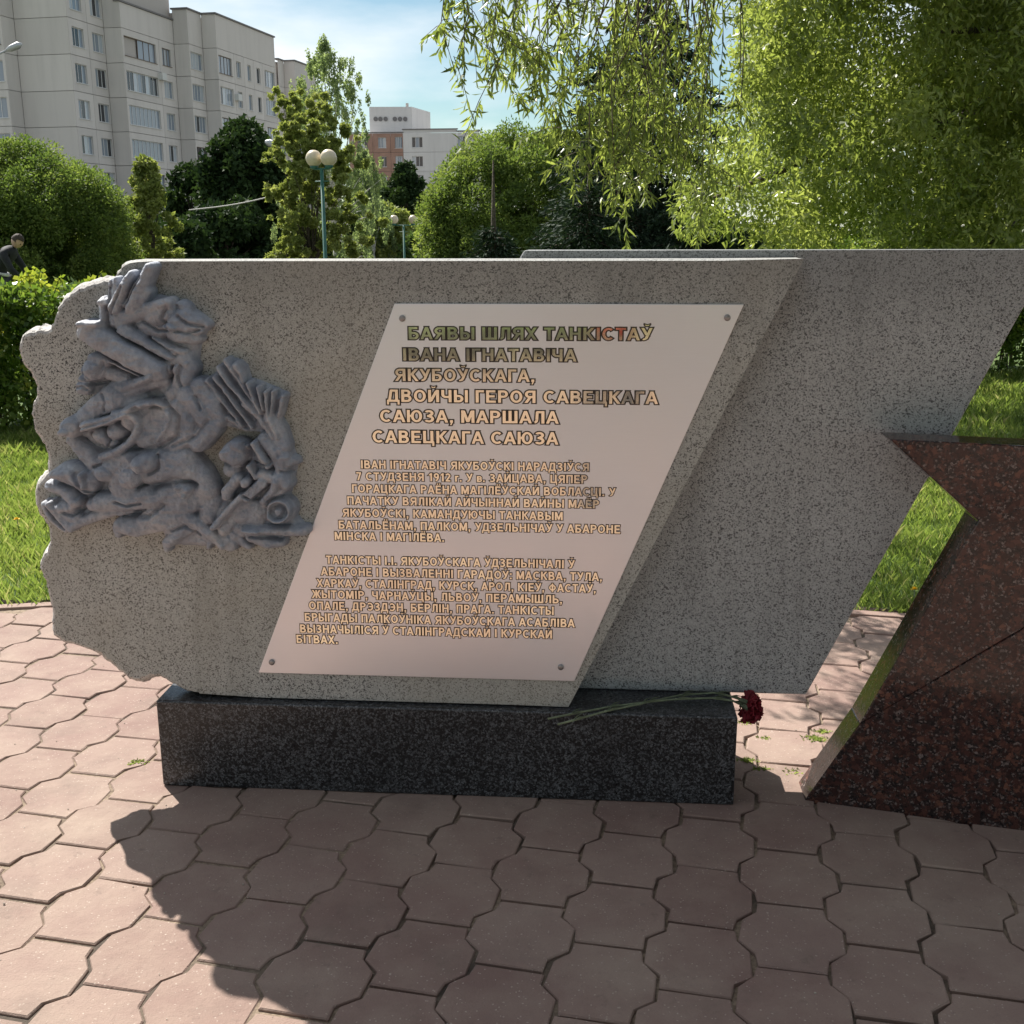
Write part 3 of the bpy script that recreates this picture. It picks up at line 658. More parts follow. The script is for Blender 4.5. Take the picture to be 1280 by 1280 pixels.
# long rolled forms crossing the shards
cap('1', (480,640, 640,720, 870,830), 76, 46, 12, 12, 17); cap('1', (720,700, 860,770, 980,800), 34, 24, 12, 12, 11); cut('1', (680,680, 820,770, 900,830), 10, 10)
cap('1', (210,640, 500,800, 790,950), 92, 86, 24, 22, 11, .35); cap('1', (560,840, 760,940), 100, 70, 20, 20, 13, .35)
cap('1', (150,560, 290,560), 30, 26, 26, 28, 8); cut('1', (140,690, 330,830, 640,1000), 11, 11); cut('1', (420,650, 640,760, 850,900, 860,990), 12, 15); cap('1', (330,850, 480,930, 640,1000), 16, 12, 20, 18, 6)
cap('1', (600,1060, 700,1010, 740,990), 28, 30, 22, 26, 9); cap('1', (380,1100, 540,1070, 700,1010), 60, 34, 12, 20, 12)
cap('1', (960,860, 1010,940, 960,1060, 880,1140), 74, 76, 8, 9, 15); cap('1', (930,930, 900,1060), 36, 30, 16, 14, 9); cut('1', (960,880, 930,1000, 960,1080), 12, 8); cut('1', (900,980, 850,1100), 9, 6); cap('1', (820,900, 940,860, 1000,900), 40, 40, 8, 12, 12)
# helmeted head with face turned up left
ell('1', 240, 940, 118, 100, -10, 12, 24); ell('1', 130, 1100, 74, 62, 20, 10, 14); ell('1', 280, 860, 100, 60, 20, 18, 13); cap('1', (360,980, 480,1030), 60, 60, 12, 10, 13); ell('1', 180, 1010, 50, 36, 0, 24, 8)
cut('1', (150,900, 170,1000, 230,1060), 12, 7); cut('1', (330,880, 300,980, 250,1040), 12, 6); cut('1', (80,1100, 130,1080, 170,1110), 10, 6); cut('1', (110,1050, 210,1075, 330,1060), 12, 9)
# cape / shoulder
cap('A', (225,690, 290,640, 350,610), 36, 56, 12, 16, 12, .4); cap('A', (330,600, 400,640, 460,620), 44, 40, 12, 10, 12); cut('A', (310,590, 330,620, 320,660), 5, 5); cap('A', (390,590, 480,560, 560,540), 26, 22, 12, 16, 10)
# great oval hatch with the two ridged rims, the figures inside it
def ring(k, cx, cy, rx, ry, ang, wd, b, hh, a0=0, a1=360):
    pts = []
    for i in range(29):
        t = math.radians(a0 + (a1 - a0) * i / 28); x = rx * math.cos(t); y = ry * math.sin(t); a = math.radians(ang)
        pts += [cx + x * math.cos(a) - y * math.sin(a), cy + x * math.sin(a) + y * math.cos(a)]
    cap(k, pts, wd, wd, b, b, hh)
ell('3', 620, 270, 300, 165, -28, 6, 5); ell('3', 960, 180, 230, 190, -30, 8, 16, .4)
ring('3', 900, 190, 250, 175, -28, 26, 18, 10, -100, 75); ring('3', 950, 170, 210, 150, -28, 20, 20, 8, -100, 70); cap('3', (420,190, 640,130, 860,40, 1000,0), 24, 26, 20, 26, 9); cap('3', (430,225, 640,165, 800,90), 17, 22, 22, 26, 8)
ring('3', 640, 270, 265, 150, -28, 34, 20, 11, -60, 120); cut('3', (880,50, 960,130, 940,220), 26, 14)
ell('3', 560, 290, 85, 75, 20, 12, 16); ell('3', 690, 240, 100, 82, -10, 12, 17); ell('3', 800, 160, 70, 90, -10, 14, 15); ell('3', 620, 350, 90, 45, -10, 12, 12)
cut('3', (600,220, 640,320, 620,370), 9, 9); cut('3', (700,170, 790,240, 780,320), 9, 9); cut('3', (450,270, 520,330, 600,390), 12, 8)
ell('3', 310, 210, 82, 92, 0, 16, 19); ell('3', 290, 240, 40, 30, 0, 32, 6); cut('3', (260,300, 380,330, 500,440), 20, 12)
# draped torso to the right of the hatch
ell('A', 570, 720, 160, 120, -10, 8, 18); cap('A', (620,640, 665,700, 660,770, 600,805), 30, 26, 16, 14, 11); cap('A', (650,600, 720,680, 750,730, 700,790), 44, 42, 12, 12, 16); cap('A', (700,560, 750,620, 770,700), 36, 40, 12, 12, 13); ell('A', 640, 780, 90, 40, -15, 10, 13)
cap('A', (480,780, 600,740), 36, 30, 16, 14, 10); cut('A', (560,620, 630,680, 620,760, 540,810), 8, 8); cut('A', (690,600, 715,650), 5, 7); cut('A', (600,800, 700,760, 740,700), 7, 6); cut('A', (500,640, 590,650), 7, 6); cap('A', (560,560, 600,600, 640,600), 36, 30, 9, 10, 11)
# fan-shaped wings
poly('2', (200,380, 300,290, 380,200, 450,115, 600,160, 640,300, 720,320, 820,360, 1000,440, 960,620, 880,660, 1000,760, 960,900, 740,790, 580,770, 480,670, 280,560), 9, 14)
for a, b_, r, hh in (((230,350, 260,440, 290,560), None, 30, 12), ((310,310, 400,440, 530,600, 610,720), None, 26, 13), ((375,285, 480,420, 580,560, 700,730), None, 25, 15), ((410,200, 490,330, 610,470, 720,600), None, 30, 15), ((470,140, 560,280, 650,420, 780,600), None, 30, 12), ((560,180, 600,250, 620,330), None, 36, 13), ((675,340, 720,470, 780,590), None, 27, 17), ((765,370, 790,470, 810,570), None, 22, 18), ((830,410, 840,520, 850,630), None, 20, 17), ((890,410, 885,520, 870,620), None, 18, 15), ((970,460, 950,560, 930,630), None, 28, 11), ((480,640, 560,700, 640,760), None, 26, 9), ((640,520, 760,640, 880,820), None, 40, 12)):
    cap('2', a, r, r * .75, 10, 8, hh, .6)
cap('2', (850,640, 920,760, 960,900), 70, 80, 6, 8, 13); cap('2', (860,650, 900,740, 930,820), 30, 22, 14, 14, 9)
ell('2', 1050, 1030, 66, 44, 20, 5, 12); ell('2', 970, 1020, 70, 90, 20, 10, 15); cap('2', (940,930, 1000,1040), 50, 56, 10, 10, 12)
# helmeted kneeling gunner
ell('2', 560, 960, 130, 125, 30, 12, 20); ell('2', 520, 1100, 90, 75, 0, 10, 13); ell('2', 600, 880, 90, 50, 25, 20, 12); ell('2', 480, 960, 50, 60, 0, 22, 8); cut('2', (440,1040, 560,1060, 660,1040), 12, 7); cut('2', (640,860, 680,960, 640,1080), 14, 12)
poly('2', (730,840, 800,900, 860,1030, 860,1120, 760,1170, 680,1040, 680,930), 24, 26); cap('2', (735,860, 790,960, 850,1060), 26, 30, 22, 18, 9); cut('2', (700,1040, 780,1060, 860,1040), 9, 7); cap('2', (690,1060, 740,1170), 24, 20, 20, 16, 8); cap('2', (800,1150, 950,1180, 1000,1230), 60, 60, 12, 10, 14)
cap('2', (800,830, 900,960, 960,1100), 60, 60, 10, 10, 13); cut('2', (770,880, 850,1000, 890,1130), 9, 8); cut('2', (960,1110, 1040,1130), 12, 7)
# gun, breech and wheel
cap('4', (690,370, 600,470, 600,510), 50, 46, 16, 14, 13); ell('4', 760, 400, 40, 50, 30, 20, 11); cap('4', (640,590, 480,720), 60, 46, 9, 9, 6, .3); cap('4', (720,520, 600,640, 490,770), 32, 26, 20, 18, 9, .4); cap('4', (760,560, 560,800), 60, 60, 10, 10, 10)
cap('4', (890,410, 760,520), 46, 44, 20, 20, 6, .3); cap('4', (1010,400, 990,460, 900,560), 40, 34, 16, 14, 11); ell('4', 1070, 400, 60, 80, 10, 8, 14); cut('4', (740,510, 830,560, 860,590), 8, 8); cap('4', (1060,470, 900,600), 30, 30, 12, 12, 8)
ell('4', 1030, 640, 135, 120, 0, 6, 14, .25); ring('4', 1030, 640, 92, 84, 0, 15, 20, 7); ell('4', 1030, 640, 40, 36, 0, 18, 8); cut('4', (930,700, 940,560, 1040,520), 10, 8)
cap('4', (820,660, 800,740, 700,800), 110, 80, 10, 8, 10); cap('4', (740,800, 900,810, 1080,820, 1230,820), 34, 46, 14, 9, 13); cap('4', (790,860, 920,920, 1030,920), 60, 46, 9, 7, 13); cap('4', (640,860, 700,930, 760,960), 46, 26, 8, 7, 9); cut('4', (930,770, 1100,780), 9, 8); cap('4', (740,800, 860,810), 16, 14, 24, 24, 5)
cut('4', (780,860, 900,870, 1040,890), 8, 8); cap('4', (690,700, 740,680), 60, 60, 12, 12, 9)
# crawling figure across the middle
cap('3', (300,330, 420,440, 560,560), 54, 100, 8, 12, 14); cap('3', (620,500, 800,480), 100, 80, 10, 14, 15); ell('3', 600, 590, 82, 66, 10, 22, 13); cut('3', (500,540, 590,515, 670,560), 12, 10)
cap('A', (360,890, 500,870, 640,860, 700,930, 730,990), 56, 50, 12, 8, 18); ell('A', 560, 900, 150, 75, 6, 14, 15); ell('A', 500, 865, 44, 40, 0, 26, 13); ell('A', 480, 870, 26, 36, -20, 32, 8); cut('A', (540,840, 545,890, 510,910), 7, 8)
cap('A', (400,910, 380,960, 420,1010), 44, 50, 18, 16, 12); ell('A', 430, 930, 48, 44, 0, 22, 12); cap('A', (300,1030, 400,1030, 560,1000), 36, 50, 14, 14, 15)
ell('A', 590, 1020, 120, 75, 10, 12, 16); cap('A', (690,990, 740,1030, 730,1090), 50, 40, 8, 8, 14); cut('A', (520,970, 600,940, 690,960), 14, 13); ell('A', 650, 980, 30, 26, 0, 22, 10); ell('A', 630, 965, 14, 12, 0, 28, 7); ell('A', 668, 975, 14, 12, 0, 28, 7); ell('A', 655, 1000, 12, 11, 0, 27, 7)
cap('A', (380,1130, 440,1140, 520,1120, 600,1090), 36, 50, 9, 10, 14); ell('A', 362, 1150, 22, 38, -10, 8, 12); cap('A', (540,1070, 480,1110), 40, 36, 12, 14, 11); cut('A', (420,1085, 500,1090, 560,1040), 8, 8)
cap('A', (640,1090, 700,1130, 760,1180, 790,1215), 30, 18, 12, 9, 12); cap('A', (570,1200, 620,1160, 660,1130), 26, 34, 9, 10, 12); cap('A', (560,1200, 560,1230), 20, 16, 9, 7, 10); cap('A', (700,1160, 740,1190, 730,1225), 22, 12, 9, 7, 8); cap('A', (740,1180, 820,1210), 24, 34, 8, 8, 9); ell('A', 810, 1200, 34, 32, 0, 7, 11); ell('A', 600, 1130, 60, 46, 0, 10, 12); cut('A', (590,1150, 640,1130, 700,1170), 6, 7)
# figure at the far left with raised arm, split boot
ell('3', 330, 640, 200, 120, 15, 8, 19); cap('3', (180,600, 300,600, 400,680), 44, 40, 18, 20, 11); cap('3', (130,700, 240,740, 350,830), 50, 54, 12, 16, 13); cap('3', (350,830, 300,880, 200,900), 44, 50, 14, 12, 11); ell('3', 440, 680, 100, 100, 0, 14, 13)
cap('3', (420,600, 440,700), 22, 20, 28, 26, 7); cut('3', (130,640, 240,690, 330,720, 370,790), 14, 11); cut('3', (350,600, 420,740, 500,760), 12, 7)
cap('3', (60,870, 130,980, 240,1070), 34, 40, 10, 10, 9, .4); cap('3', (120,860, 190,960, 290,1060), 30, 40, 15, 13, 8, .4); cut('3', (90,880, 160,1000, 240,1070), 7, 9); cap('3', (250,950, 340,980), 70, 60, 10, 10, 12); cap('3', (300,1040, 480,970, 680,900), 44, 56, 9, 9, 13); cap('3', (480,860, 620,860, 720,820), 60, 60, 12, 14, 13); cut('3', (230,930, 320,950, 400,900), 10, 7)
cap('3', (700,940, 800,920), 26, 24, 10, 10, 8); cut('3', (690,830, 790,860, 900,840), 9, 8); cap('3', (820,820, 960,800), 60, 50, 12, 12, 11); ell('3', 1040, 780, 60, 40, 30, 20, 8)
# modelling marks
def vnoise(sc, seed):
    r = np.random.default_rng(seed); n = 80; g = r.random((n, n)); X = (gx - RX0) / sc % (n - 2); Y = (gy - RY0) / sc % (n - 2)
    xi = X.astype(int); yi = Y.astype(int); fx = X - xi; fy = Y - yi; fx = fx * fx * (3 - 2 * fx); fy = fy * fy * (3 - 2 * fy)
    return (g[yi, xi] * (1 - fx) + g[yi, xi + 1] * fx) * (1 - fy) + (g[yi + 1, xi] * (1 - fx) + g[yi + 1, xi + 1] * fx) * fy
def blur(a, n=1):
    for _ in range(n):
        a = (a + np.roll(a, 1, 0) + np.roll(a, -1, 0) + np.roll(a, 1, 1) + np.roll(a, -1, 1)) / 5
    return a
mask = Hf > 0.5
Hf = blur(Hf, 1)
Hf = Hf + np.where(mask, (vnoise(17, 1) - .5) * 3.6 + (.5 - np.abs(vnoise(9, 5) - .5) * 2) * 1.5 + (.5 - np.abs(vnoise(5, 6) - .5) * 2) * .8 + (vnoise(6, 2) - .5) * 1.0 + (vnoise(2.6, 3) - .5) * .9, 0)
Hf = np.where(mask, np.maximum(Hf, 1.5), 0)
PXM = 0.00219
# surveyed grid -> slab plane (affine in the plane, solved per node); height pushes out towards the viewer
rs = np.zeros_like(Hf); rz_ = np.zeros_like(Hf)
u = (gx - 640) / FPX; v = -(gy - 640) / FPX; u, v = u * _c + v * _s, v * _c - u * _s
ryx, ryy, ryz = u, math.cos(TH) + v * math.sin(TH), -math.sin(TH) + v * math.cos(TH)
pp0 = PF + sn * (D1 - 0.02); o0 = Vector((0, 0, CAMH)); num = (pp0 - o0).dot(sn); tt = num / (ryx * sn.x + ryy * sn.y + ryz * sn.z)
wx, wy, wz = ryx * tt - PF.x, ryy * tt - PF.y, CAMH + ryz * tt
rs = wx * st_.x + wy * st_.y; rz_ = wz
ny, nx = Hf.shape
dep = D1 + 0.004 - Hf * PXM * 1.35
idx = -np.ones(Hf.shape, int)
m4 = mask[:-1, :-1] | mask[1:, :-1] | mask[:-1, 1:] | mask[1:, 1:]
q = np.argwhere(m4); VV = np.stack([rs, dep, rz_], -1).reshape(-1, 3)
f = np.stack([q[:, 0] * nx + q[:, 1], (q[:, 0] + 1) * nx + q[:, 1], (q[:, 0] + 1) * nx + q[:, 1] + 1, q[:, 0] * nx + q[:, 1] + 1], 1)
used, inv = np.unique(f, return_inverse=True); f = inv.reshape(-1, 4)
me = bpy.data.meshes.new('relief'); VV = VV[used].astype(np.float32)
me.vertices.add(len(VV)); me.vertices.foreach_set('co', VV.ravel()); me.loops.add(f.size); me.loops.foreach_set('vertex_index', f.ravel().astype(np.int32))
me.polygons.add(len(f)); me.polygons.foreach_set('loop_start', np.arange(len(f), dtype=np.int32) * 4); me.polygons.foreach_set('loop_total', np.full(len(f), 4, dtype=np.int32))
me.polygons.foreach_set('use_smooth', np.ones(len(f), bool)); me.update(calc_edges=True)
rm = Mat('blue_grey_painted_relief', 0.62, spec=0.4)
c = rm.ramp(rm.noise(11, 6, .62), [(0.3, (0.22, 0.245, 0.30)), (0.5, (0.35, 0.375, 0.43)), (0.72, (0.53, 0.535, 0.56))])
c = rm.mix(rm.ramp(rm.noise(60, 5, .7), [(.4, .0), (.75, .55)]), c, (0.19, 0.20, 0.25))
pt = rm.n('ShaderNodeNewGeometry').outputs['Pointiness']; c = rm.mix(rm.ramp(pt, [(.52, 0.0), (.60, .35)]), c, (.50, .48, .48)); rm.color(c); rm.bump(rm.noise(170, 5, .7), .0016, 1.0); rm.bump(rm.noise(38, 4, .6), .0025, .6)
relief = link('battle_relief', me, rm.m); relief.location = PF; relief.rotation_euler = (0, 0, SA)
tag(relief, 'blue-grey sculpted relief of helmeted soldiers, wings and a wheeled gun on the slab left half', 'relief')

# ---- red granite star on the right
GA = math.radians(-17.0)
gt = Vector((math.cos(GA), math.sin(GA), 0)); gn = Vector((-math.sin(GA), math.cos(GA), 0)); G0 = gnd(1004, 1000)
def star_px(x, y):
    p = onplane(x, y, G0, gn); return (p - G0).dot(gt), p.z
tip = star_px(1112, 549); notch = star_px(1223, 651); foot = star_px(1004, 1000); topr = star_px(1285, 554)
c1 = star_px(1075, 905); c2 = star_px(1285, 782)
STH = 0.112
star = empty('granite_star', G0, GA); tag(star, 'polished red-brown granite star at the right frame edge, tip pointing left over the slab', 'star sculpture')
sp_ = [tip, notch, (0.004, 0.0)]
seam = c1; kk = (c2[1] - c1[1]) / (c2[0] - c1[0])
RX = 2.05
zl = lambda s: c1[1] + kk * (s - c1[0])
cx_ = 0.98
upper = [tip, notch, (c1[0], c1[1]), (cx_, zl(cx_)), (2 * cx_ - c1[0], c1[1] + .02), (2 * cx_ - notch[0], notch[1]), (2 * cx_ - tip[0], tip[1]), (cx_ + .20, tip[1]), (cx_, tip[1] + .62), (cx_ - .20, tip[1])]
def mir(p): return (2 * cx_ - p[0], p[1])
ap = notch[0] + 0.10
upper = [(tip[0], tip[1]), notch, c1, (cx_, zl(cx_)), mir(c1), mir(notch), mir(tip), (cx_ + .21, tip[1]), (cx_, tip[1] + .6), (cx_ - .21, tip[1])]
g = 0.0008
lower = [(c1[0] - 0.001, c1[1] - g * 1.3), (0.0, 0.0), (cx_ - .30, 0), (cx_, 0.20), (cx_ + .30, 0), mir((0.0, 0.0)), (mir(c1)[0] + .001, c1[1] - g * 1.3), (cx_, zl(cx_) - g * 1.3)]
lower = [(c1[0] - 0.001, c1[1] - g * 1.3), (0.0, -0.01), (2 * cx_, -0.01), (mir(c1)[0] + .001, c1[1] - g * 1.3), (cx_, zl(cx_) - g * 1.3)]
for nm, P in (('upper_block', upper), ('lower_block', lower)):
    o = loc_mesh(nm, [[(s, 0, z) for s, z in P], [(s - .218 * STH, .976 * STH, z) for s, z in P]], M['star'], star); bevel(o, .003, 2)


# ================================================================== BUILDINGS
def project(p):
    d = Vector(p) - Vector((0, 0, CAMH)); zc = d.dot(-_b); return 640 + FPX * d.dot(_r) / zc, 640 - FPX * d.dot(_u) / zc
def solve(P, e, px, z=9.0, lo=-60.0, hi=120.0):
    """distance along e from P at which the point stands over photo column px"""
    f0 = project((P.x, P.y, z))[0]
    inc = project((P.x + e.x, P.y + e.y, z))[0] > f0
    for _ in range(60):
        m = (lo + hi) / 2; q = P + e * m
        if q.y < 20: lo = m; continue
        x = project((q.x, q.y, z))[0]
        if (x < px) == inc: lo = m
        else: hi = m
    return (lo + hi) / 2
def panel_mat(name, col):
    m = Mat(name, .9); r_ = m.n('ShaderNodeObjectInfo').outputs['Random']; g = m.n('ShaderNodeNewGeometry').outputs['Position']
    c = m.mix(r_, tuple(x * .93 for x in col), tuple(x * 1.05 for x in col)); mp2 = m.n('ShaderNodeMapping'); mp2.inputs['Scale'].default_value = (1.2, 1.2, .12); m.l(g, mp2.inputs['Vector'])
    c = m.mix(m.ramp(m.noise(1.0, 6, .65, mp2.outputs[0]), [(.45, 0.0), (.72, .35)]), c, tuple(x * .72 for x in col)); m.color(c); return m.m
M['panel'] = plain('pebble_dash_panel', (0.56, 0.52, 0.49), 0.9, var=0.05, scale=0.7)
M['panel2'] = plain('grey_concrete_panel', (0.58, 0.56, 0.55), 0.9, var=0.06, scale=0.6)
M['brickwall'] = plain('brick_facade', (0.33, 0.20, 0.155), 0.9, var=0.12, scale=0.9)
M['panel'] = panel_mat('stained_facade_panel', (0.60, 0.56, 0.53)); M['panel2'] = panel_mat('stained_grey_panel', (0.60, 0.58, 0.57))
M['seam'] = plain('panel_seam_mortar', (0.44, 0.405, 0.38), 0.95)
M['pvc'] = plain('white_window_frame', (0.62, 0.62, 0.62), 0.5)
M['woodframe'] = plain('brown_window_frame', (0.16, 0.12, 0.10), 0.6)
def glass(name, col, rough=.06):
    m = Mat(name, rough, col, 0.0, 0.9); return m.m
M['glass'] = glass('dark_window_glass', (0.025, 0.03, 0.037)); M['glassb'] = glass('curtained_window_glass', (0.22, 0.26, 0.31)); M['glassw'] = glass('bright_curtained_glass', (0.42, 0.46, 0.50))
M['roofedge'] = plain('roof_flashing', (0.16, 0.15, 0.15), 0.7)
class Wall:
    """one straight stretch of facade: origin P, direction e along the wall, outward normal nrm"""
    def __init__(s, root, P, e, ln, nrm, mat): s.root, s.P, s.e, s.ln, s.n, s.mat = root, P, e, ln, nrm, mat
    def pt(s, a, d, z): v = s.P + s.e * a + s.n * (-d); return (v.x, v.y, z)
    def panel(s, a0, a1, z0, z1, holes):
        A = sorted({a0, a1, *[h[0] for h in holes], *[h[1] for h in holes]}); Z = sorted({z0, z1, *[h[2] for h in holes], *[h[3] for h in holes]})
        mb = MB(); g = .02
        A[0] += g; A[-1] -= g; Z[0] += g; Z[-1] -= g
        for i in range(len(A) - 1):
            for j in range(len(Z) - 1):
                ca, cz = (A[i] + A[i + 1]) / 2, (Z[j] + Z[j + 1]) / 2
                if any(h[0] < ca < h[1] and h[2] < cz < h[3] for h in holes): continue
                mb.add([s.pt(A[i], 0, Z[j]), s.pt(A[i + 1], 0, Z[j]), s.pt(A[i + 1], 0, Z[j + 1]), s.pt(A[i], 0, Z[j + 1])], [(0, 1, 2, 3)])
        for (x0, x1, y0, y1) in [(A[0], A[-1], Z[0], Z[-1])]:
            mb.add([s.pt(x0, 0, y0), s.pt(x1, 0, y0), s.pt(x1, 0, y1), s.pt(x0, 0, y1), s.pt(x0, .06, y0), s.pt(x1, .06, y0), s.pt(x1, .06, y1), s.pt(x0, .06, y1)], [(0, 4, 5, 1), (1, 5, 6, 2), (2, 6, 7, 3), (3, 7, 4, 0)])
        for h in holes:
            x0, x1, y0, y1 = h[:4]
            mb.add([s.pt(x0, 0, y0), s.pt(x1, 0, y0), s.pt(x1, 0, y1), s.pt(x0, 0, y1), s.pt(x0, .3, y0), s.pt(x1, .3, y0), s.pt(x1, .3, y1), s.pt(x0, .3, y1)], [(0, 1, 5, 4), (1, 2, 6, 5), (2, 3, 7, 6), (3, 0, 4, 7)])
        mb.build('panel', s.mat, s.root)
    def window(s, a0, a1, z0, z1, nsash, kind='pvc', depth=.14, dark=None, openl=0.0):
        fm = M['pvc'] if kind == 'pvc' else M['woodframe']; t = .055; mb = MB()
        def bx(x0, x1, y0, y1, d0, d1):
            mb.add([s.pt(x, d, y) for x in (x0, x1) for d in (d0, d1) for y in (y0, y1)], [(0, 1, 3, 2), (4, 6, 7, 5), (0, 4, 5, 1), (2, 3, 7, 6), (0, 2, 6, 4), (1, 5, 7, 3)])
        bx(a0, a1, z0, z0 + t, depth, depth + .06); bx(a0, a1, z1 - t, z1, depth, depth + .06)
        a00 = a0 + (a1 - a0) * openl
        for k in range(nsash + 1):
            x = a00 + (a1 - a00) * k / nsash; bx(max(a0, x - t / 2), min(a1, x + t / 2), z0 + t, z1 - t, depth - .003, depth + .063)
        bx(a0 - .06, a1 + .06, z0 - .05, z0 - .004, -.07, depth)           # sill
        f = mb.build('window', fm, s.root)
        for k in range(nsash):
            x0 = a00 + (a1 - a00) * k / nsash + t / 2; x1 = a00 + (a1 - a00) * (k + 1) / nsash - t / 2
            m_ = MB(); m_.add([s.pt(x0, depth + .03, z0 + t), s.pt(x1, depth + .03, z0 + t), s.pt(x1, depth + .03, z1 - t), s.pt(x0, depth + .03, z1 - t)], [(0, 1, 2, 3)])
            g_ = dark or rnd.choice(['glass', 'glass', 'glassb', 'glassb', 'glassw']); m_.build('pane', M[g_], f)
        if openl > 0:
            m_ = MB(); m_.add([s.pt(a0, .28, z0), s.pt(a00, .28, z0), s.pt(a00, .28, z1), s.pt(a0, .28, z1)], [(0, 1, 2, 3)]); m_.build('recess', M['seam'], f)
        return f
def facade(root, P, e, nrm, px0, px1, wins, zrows, ztop, mat, zref=None, floor=2.8, zbase=-2.0):
    ln = solve(P, e, px1); a_ = [(solve(P, e, w_[0]), solve(P, e, w_[1]), w_[2], w_[3]) for w_ in wins]
    W = Wall(root, P, e, ln, nrm, mat)
    mb = MB(); mb.add([W.pt(0, .05, zbase), W.pt(ln, .05, zbase), W.pt(ln, .05, ztop - .02), W.pt(0, .05, ztop - .02)], [(0, 1, 2, 3)])
    edges = [0.0] + [(a_[i][1] + a_[i + 1][0]) / 2 for i in range(len(a_) - 1)] + [ln]
    # the backing is left open where glazing is: build it in strips between openings instead of one sheet
    mb = MB()
    floors = []
    zc = zrows
    while zc > zbase: floors.append(zc); zc -= floor
    k = 0
    for fi, zc in enumerate(floors):
        z0, z1 = zc - floor * .5 - .05, zc + floor * .5 - .05
        for i in range(max(1, len(a_))):
            hs = []
            if a_:
                w0, w1, ns, ty = a_[i]; hh = .74 if ty != 'loggia' else .80
                if not (ty == 'narrow' and fi == 99): hs = [(w0, w1, zc - hh, zc + hh)]
            W.panel(edges[i], edges[i + 1], z0, z1, hs)
            if hs:
                h = hs[0]; kd = 'pvc' if rnd.random() < .75 else 'wood'; op = 0.0
                if ty == 'loggia' and ns >= 6 and (fi == 0 or fi == 4): op = .45
                W.window(h[0], h[1], h[2], h[3], ns if op == 0 else 3, kd, dark=('glassb' if ty == 'loggia' and rnd.random() < .6 else None), openl=op)
    # parapet above the top floor
    zt = floors[0] + floor * .5 - .05; W.panel(0, ln, zt, ztop, [])
    m2 = MB(); m2.add([W.pt(-.1, -.12, ztop), W.pt(ln + .1, -.12, ztop), W.pt(ln + .1, .5, ztop), W.pt(-.1, .5, ztop), W.pt(-.1, -.12, ztop + .14), W.pt(ln + .1, -.12, ztop + .14), W.pt(ln + .1, .5, ztop + .14), W.pt(-.1, .5, ztop + .14)], [(0, 1, 5, 4), (1, 2, 6, 5), (2, 3, 7, 6), (3, 0, 4, 7), (4, 5, 6, 7), (0, 3, 2, 1)])
    m2.build('roof_edge', M['roofedge'], root)
    return P + e * ln
HB1 = math.radians(12.0); e1 = Vector((math.sin(HB1), math.cos(HB1), 0)); e2 = Vector((math.cos(HB1), -math.sin(HB1), 0))
blk = empty('apartment_block'); tag(blk, 'long beige panel apartment block with stepped bays and glazed loggias behind the trees', 'building')
C0 = atY(98, 130, 97.0); C0.z = 0
ZR = atY(104, 47, 98.5).z + 2.8                      # centre height of the first row above the highest one counted in the picture
ZTOPF = ZR + 2.8 + 2.2
Bq = C0 + e2 * solve(C0, e2, 33); Aq = Bq + e1 * solve(Bq, e1, 17, lo=-60, hi=60); A0 = Aq - e2 * 14.0
facade(blk, A0, e2, -e1, None, 17, [(-20, 13.5, 4, 'loggia')], ZR, ZTOPF, M['panel'])
facade(blk, Aq, e1, e2, None, 33, [], ZR, ZTOPF, M['panel'])
Cq = facade(blk, Bq, e2, -e1, None, 98, [], ZR, ZTOPF, M['panel'])
C0 = Cq
Dq = facade(blk, C0, e1, e2, None, 142, [(102.5, 116.6, 3, 'std'), (127, 140.6, 3, 'std')], ZR, ZTOPF, M['panel'])
Eq = facade(blk, Dq, e2, -e1, None, 163, [], ZR, ZTOPF, M['panel'])
Gq = facade(blk, Eq, e1, e2, None, 227, [(165.5, 204, 8, 'loggia'), (211.5, 222, 3, 'std')], ZR - 2.8, ZR - 2.8 + 3.4, M['panel'])
ZG = ZR - 2.8; ZTG = atY(222, 12, Gq.y).z
Hq = facade(blk, Gq, e2, -e1, None, 245, [], ZG, ZTG, M['panel'])
Iq = facade(blk, Hq, e1, e2, None, 262, [(246.4, 260.6, 4, 'std')], ZG, ZTG, M['panel'])
Jq = facade(blk, Iq, e2, -e1, None, 279, [], ZG, ZTG, M['panel'])
Kq = facade(blk, Jq, e1, e2, None, 350, [(280.6, 296.5, 4, 'loggia'), (302, 307.5, 2, 'narrow'), (315.4, 319.6, 1, 'narrow'), (326.5, 331, 1, 'narrow'), (336.5, 348.5, 4, 'loggia')], ZG, ZTG, M['panel'])
Lq = atY(350, 130, Kq.y * 1.12); Lq.z = 0
L2 = facade(blk, Lq, e1, e2, None, 361, [(352, 359.5, 4, 'std')], ZG, ZTG, M['panel'])
L3 = facade(blk, L2, e2, -e1, None, 374, [], ZG, ZTG, M['panel'])
L4 = facade(blk, L3, e1, e2, None, 400, [(376, 386, 4, 'loggia'), (391, 395, 2, 'narrow')], ZG, ZTG, M['panel'])
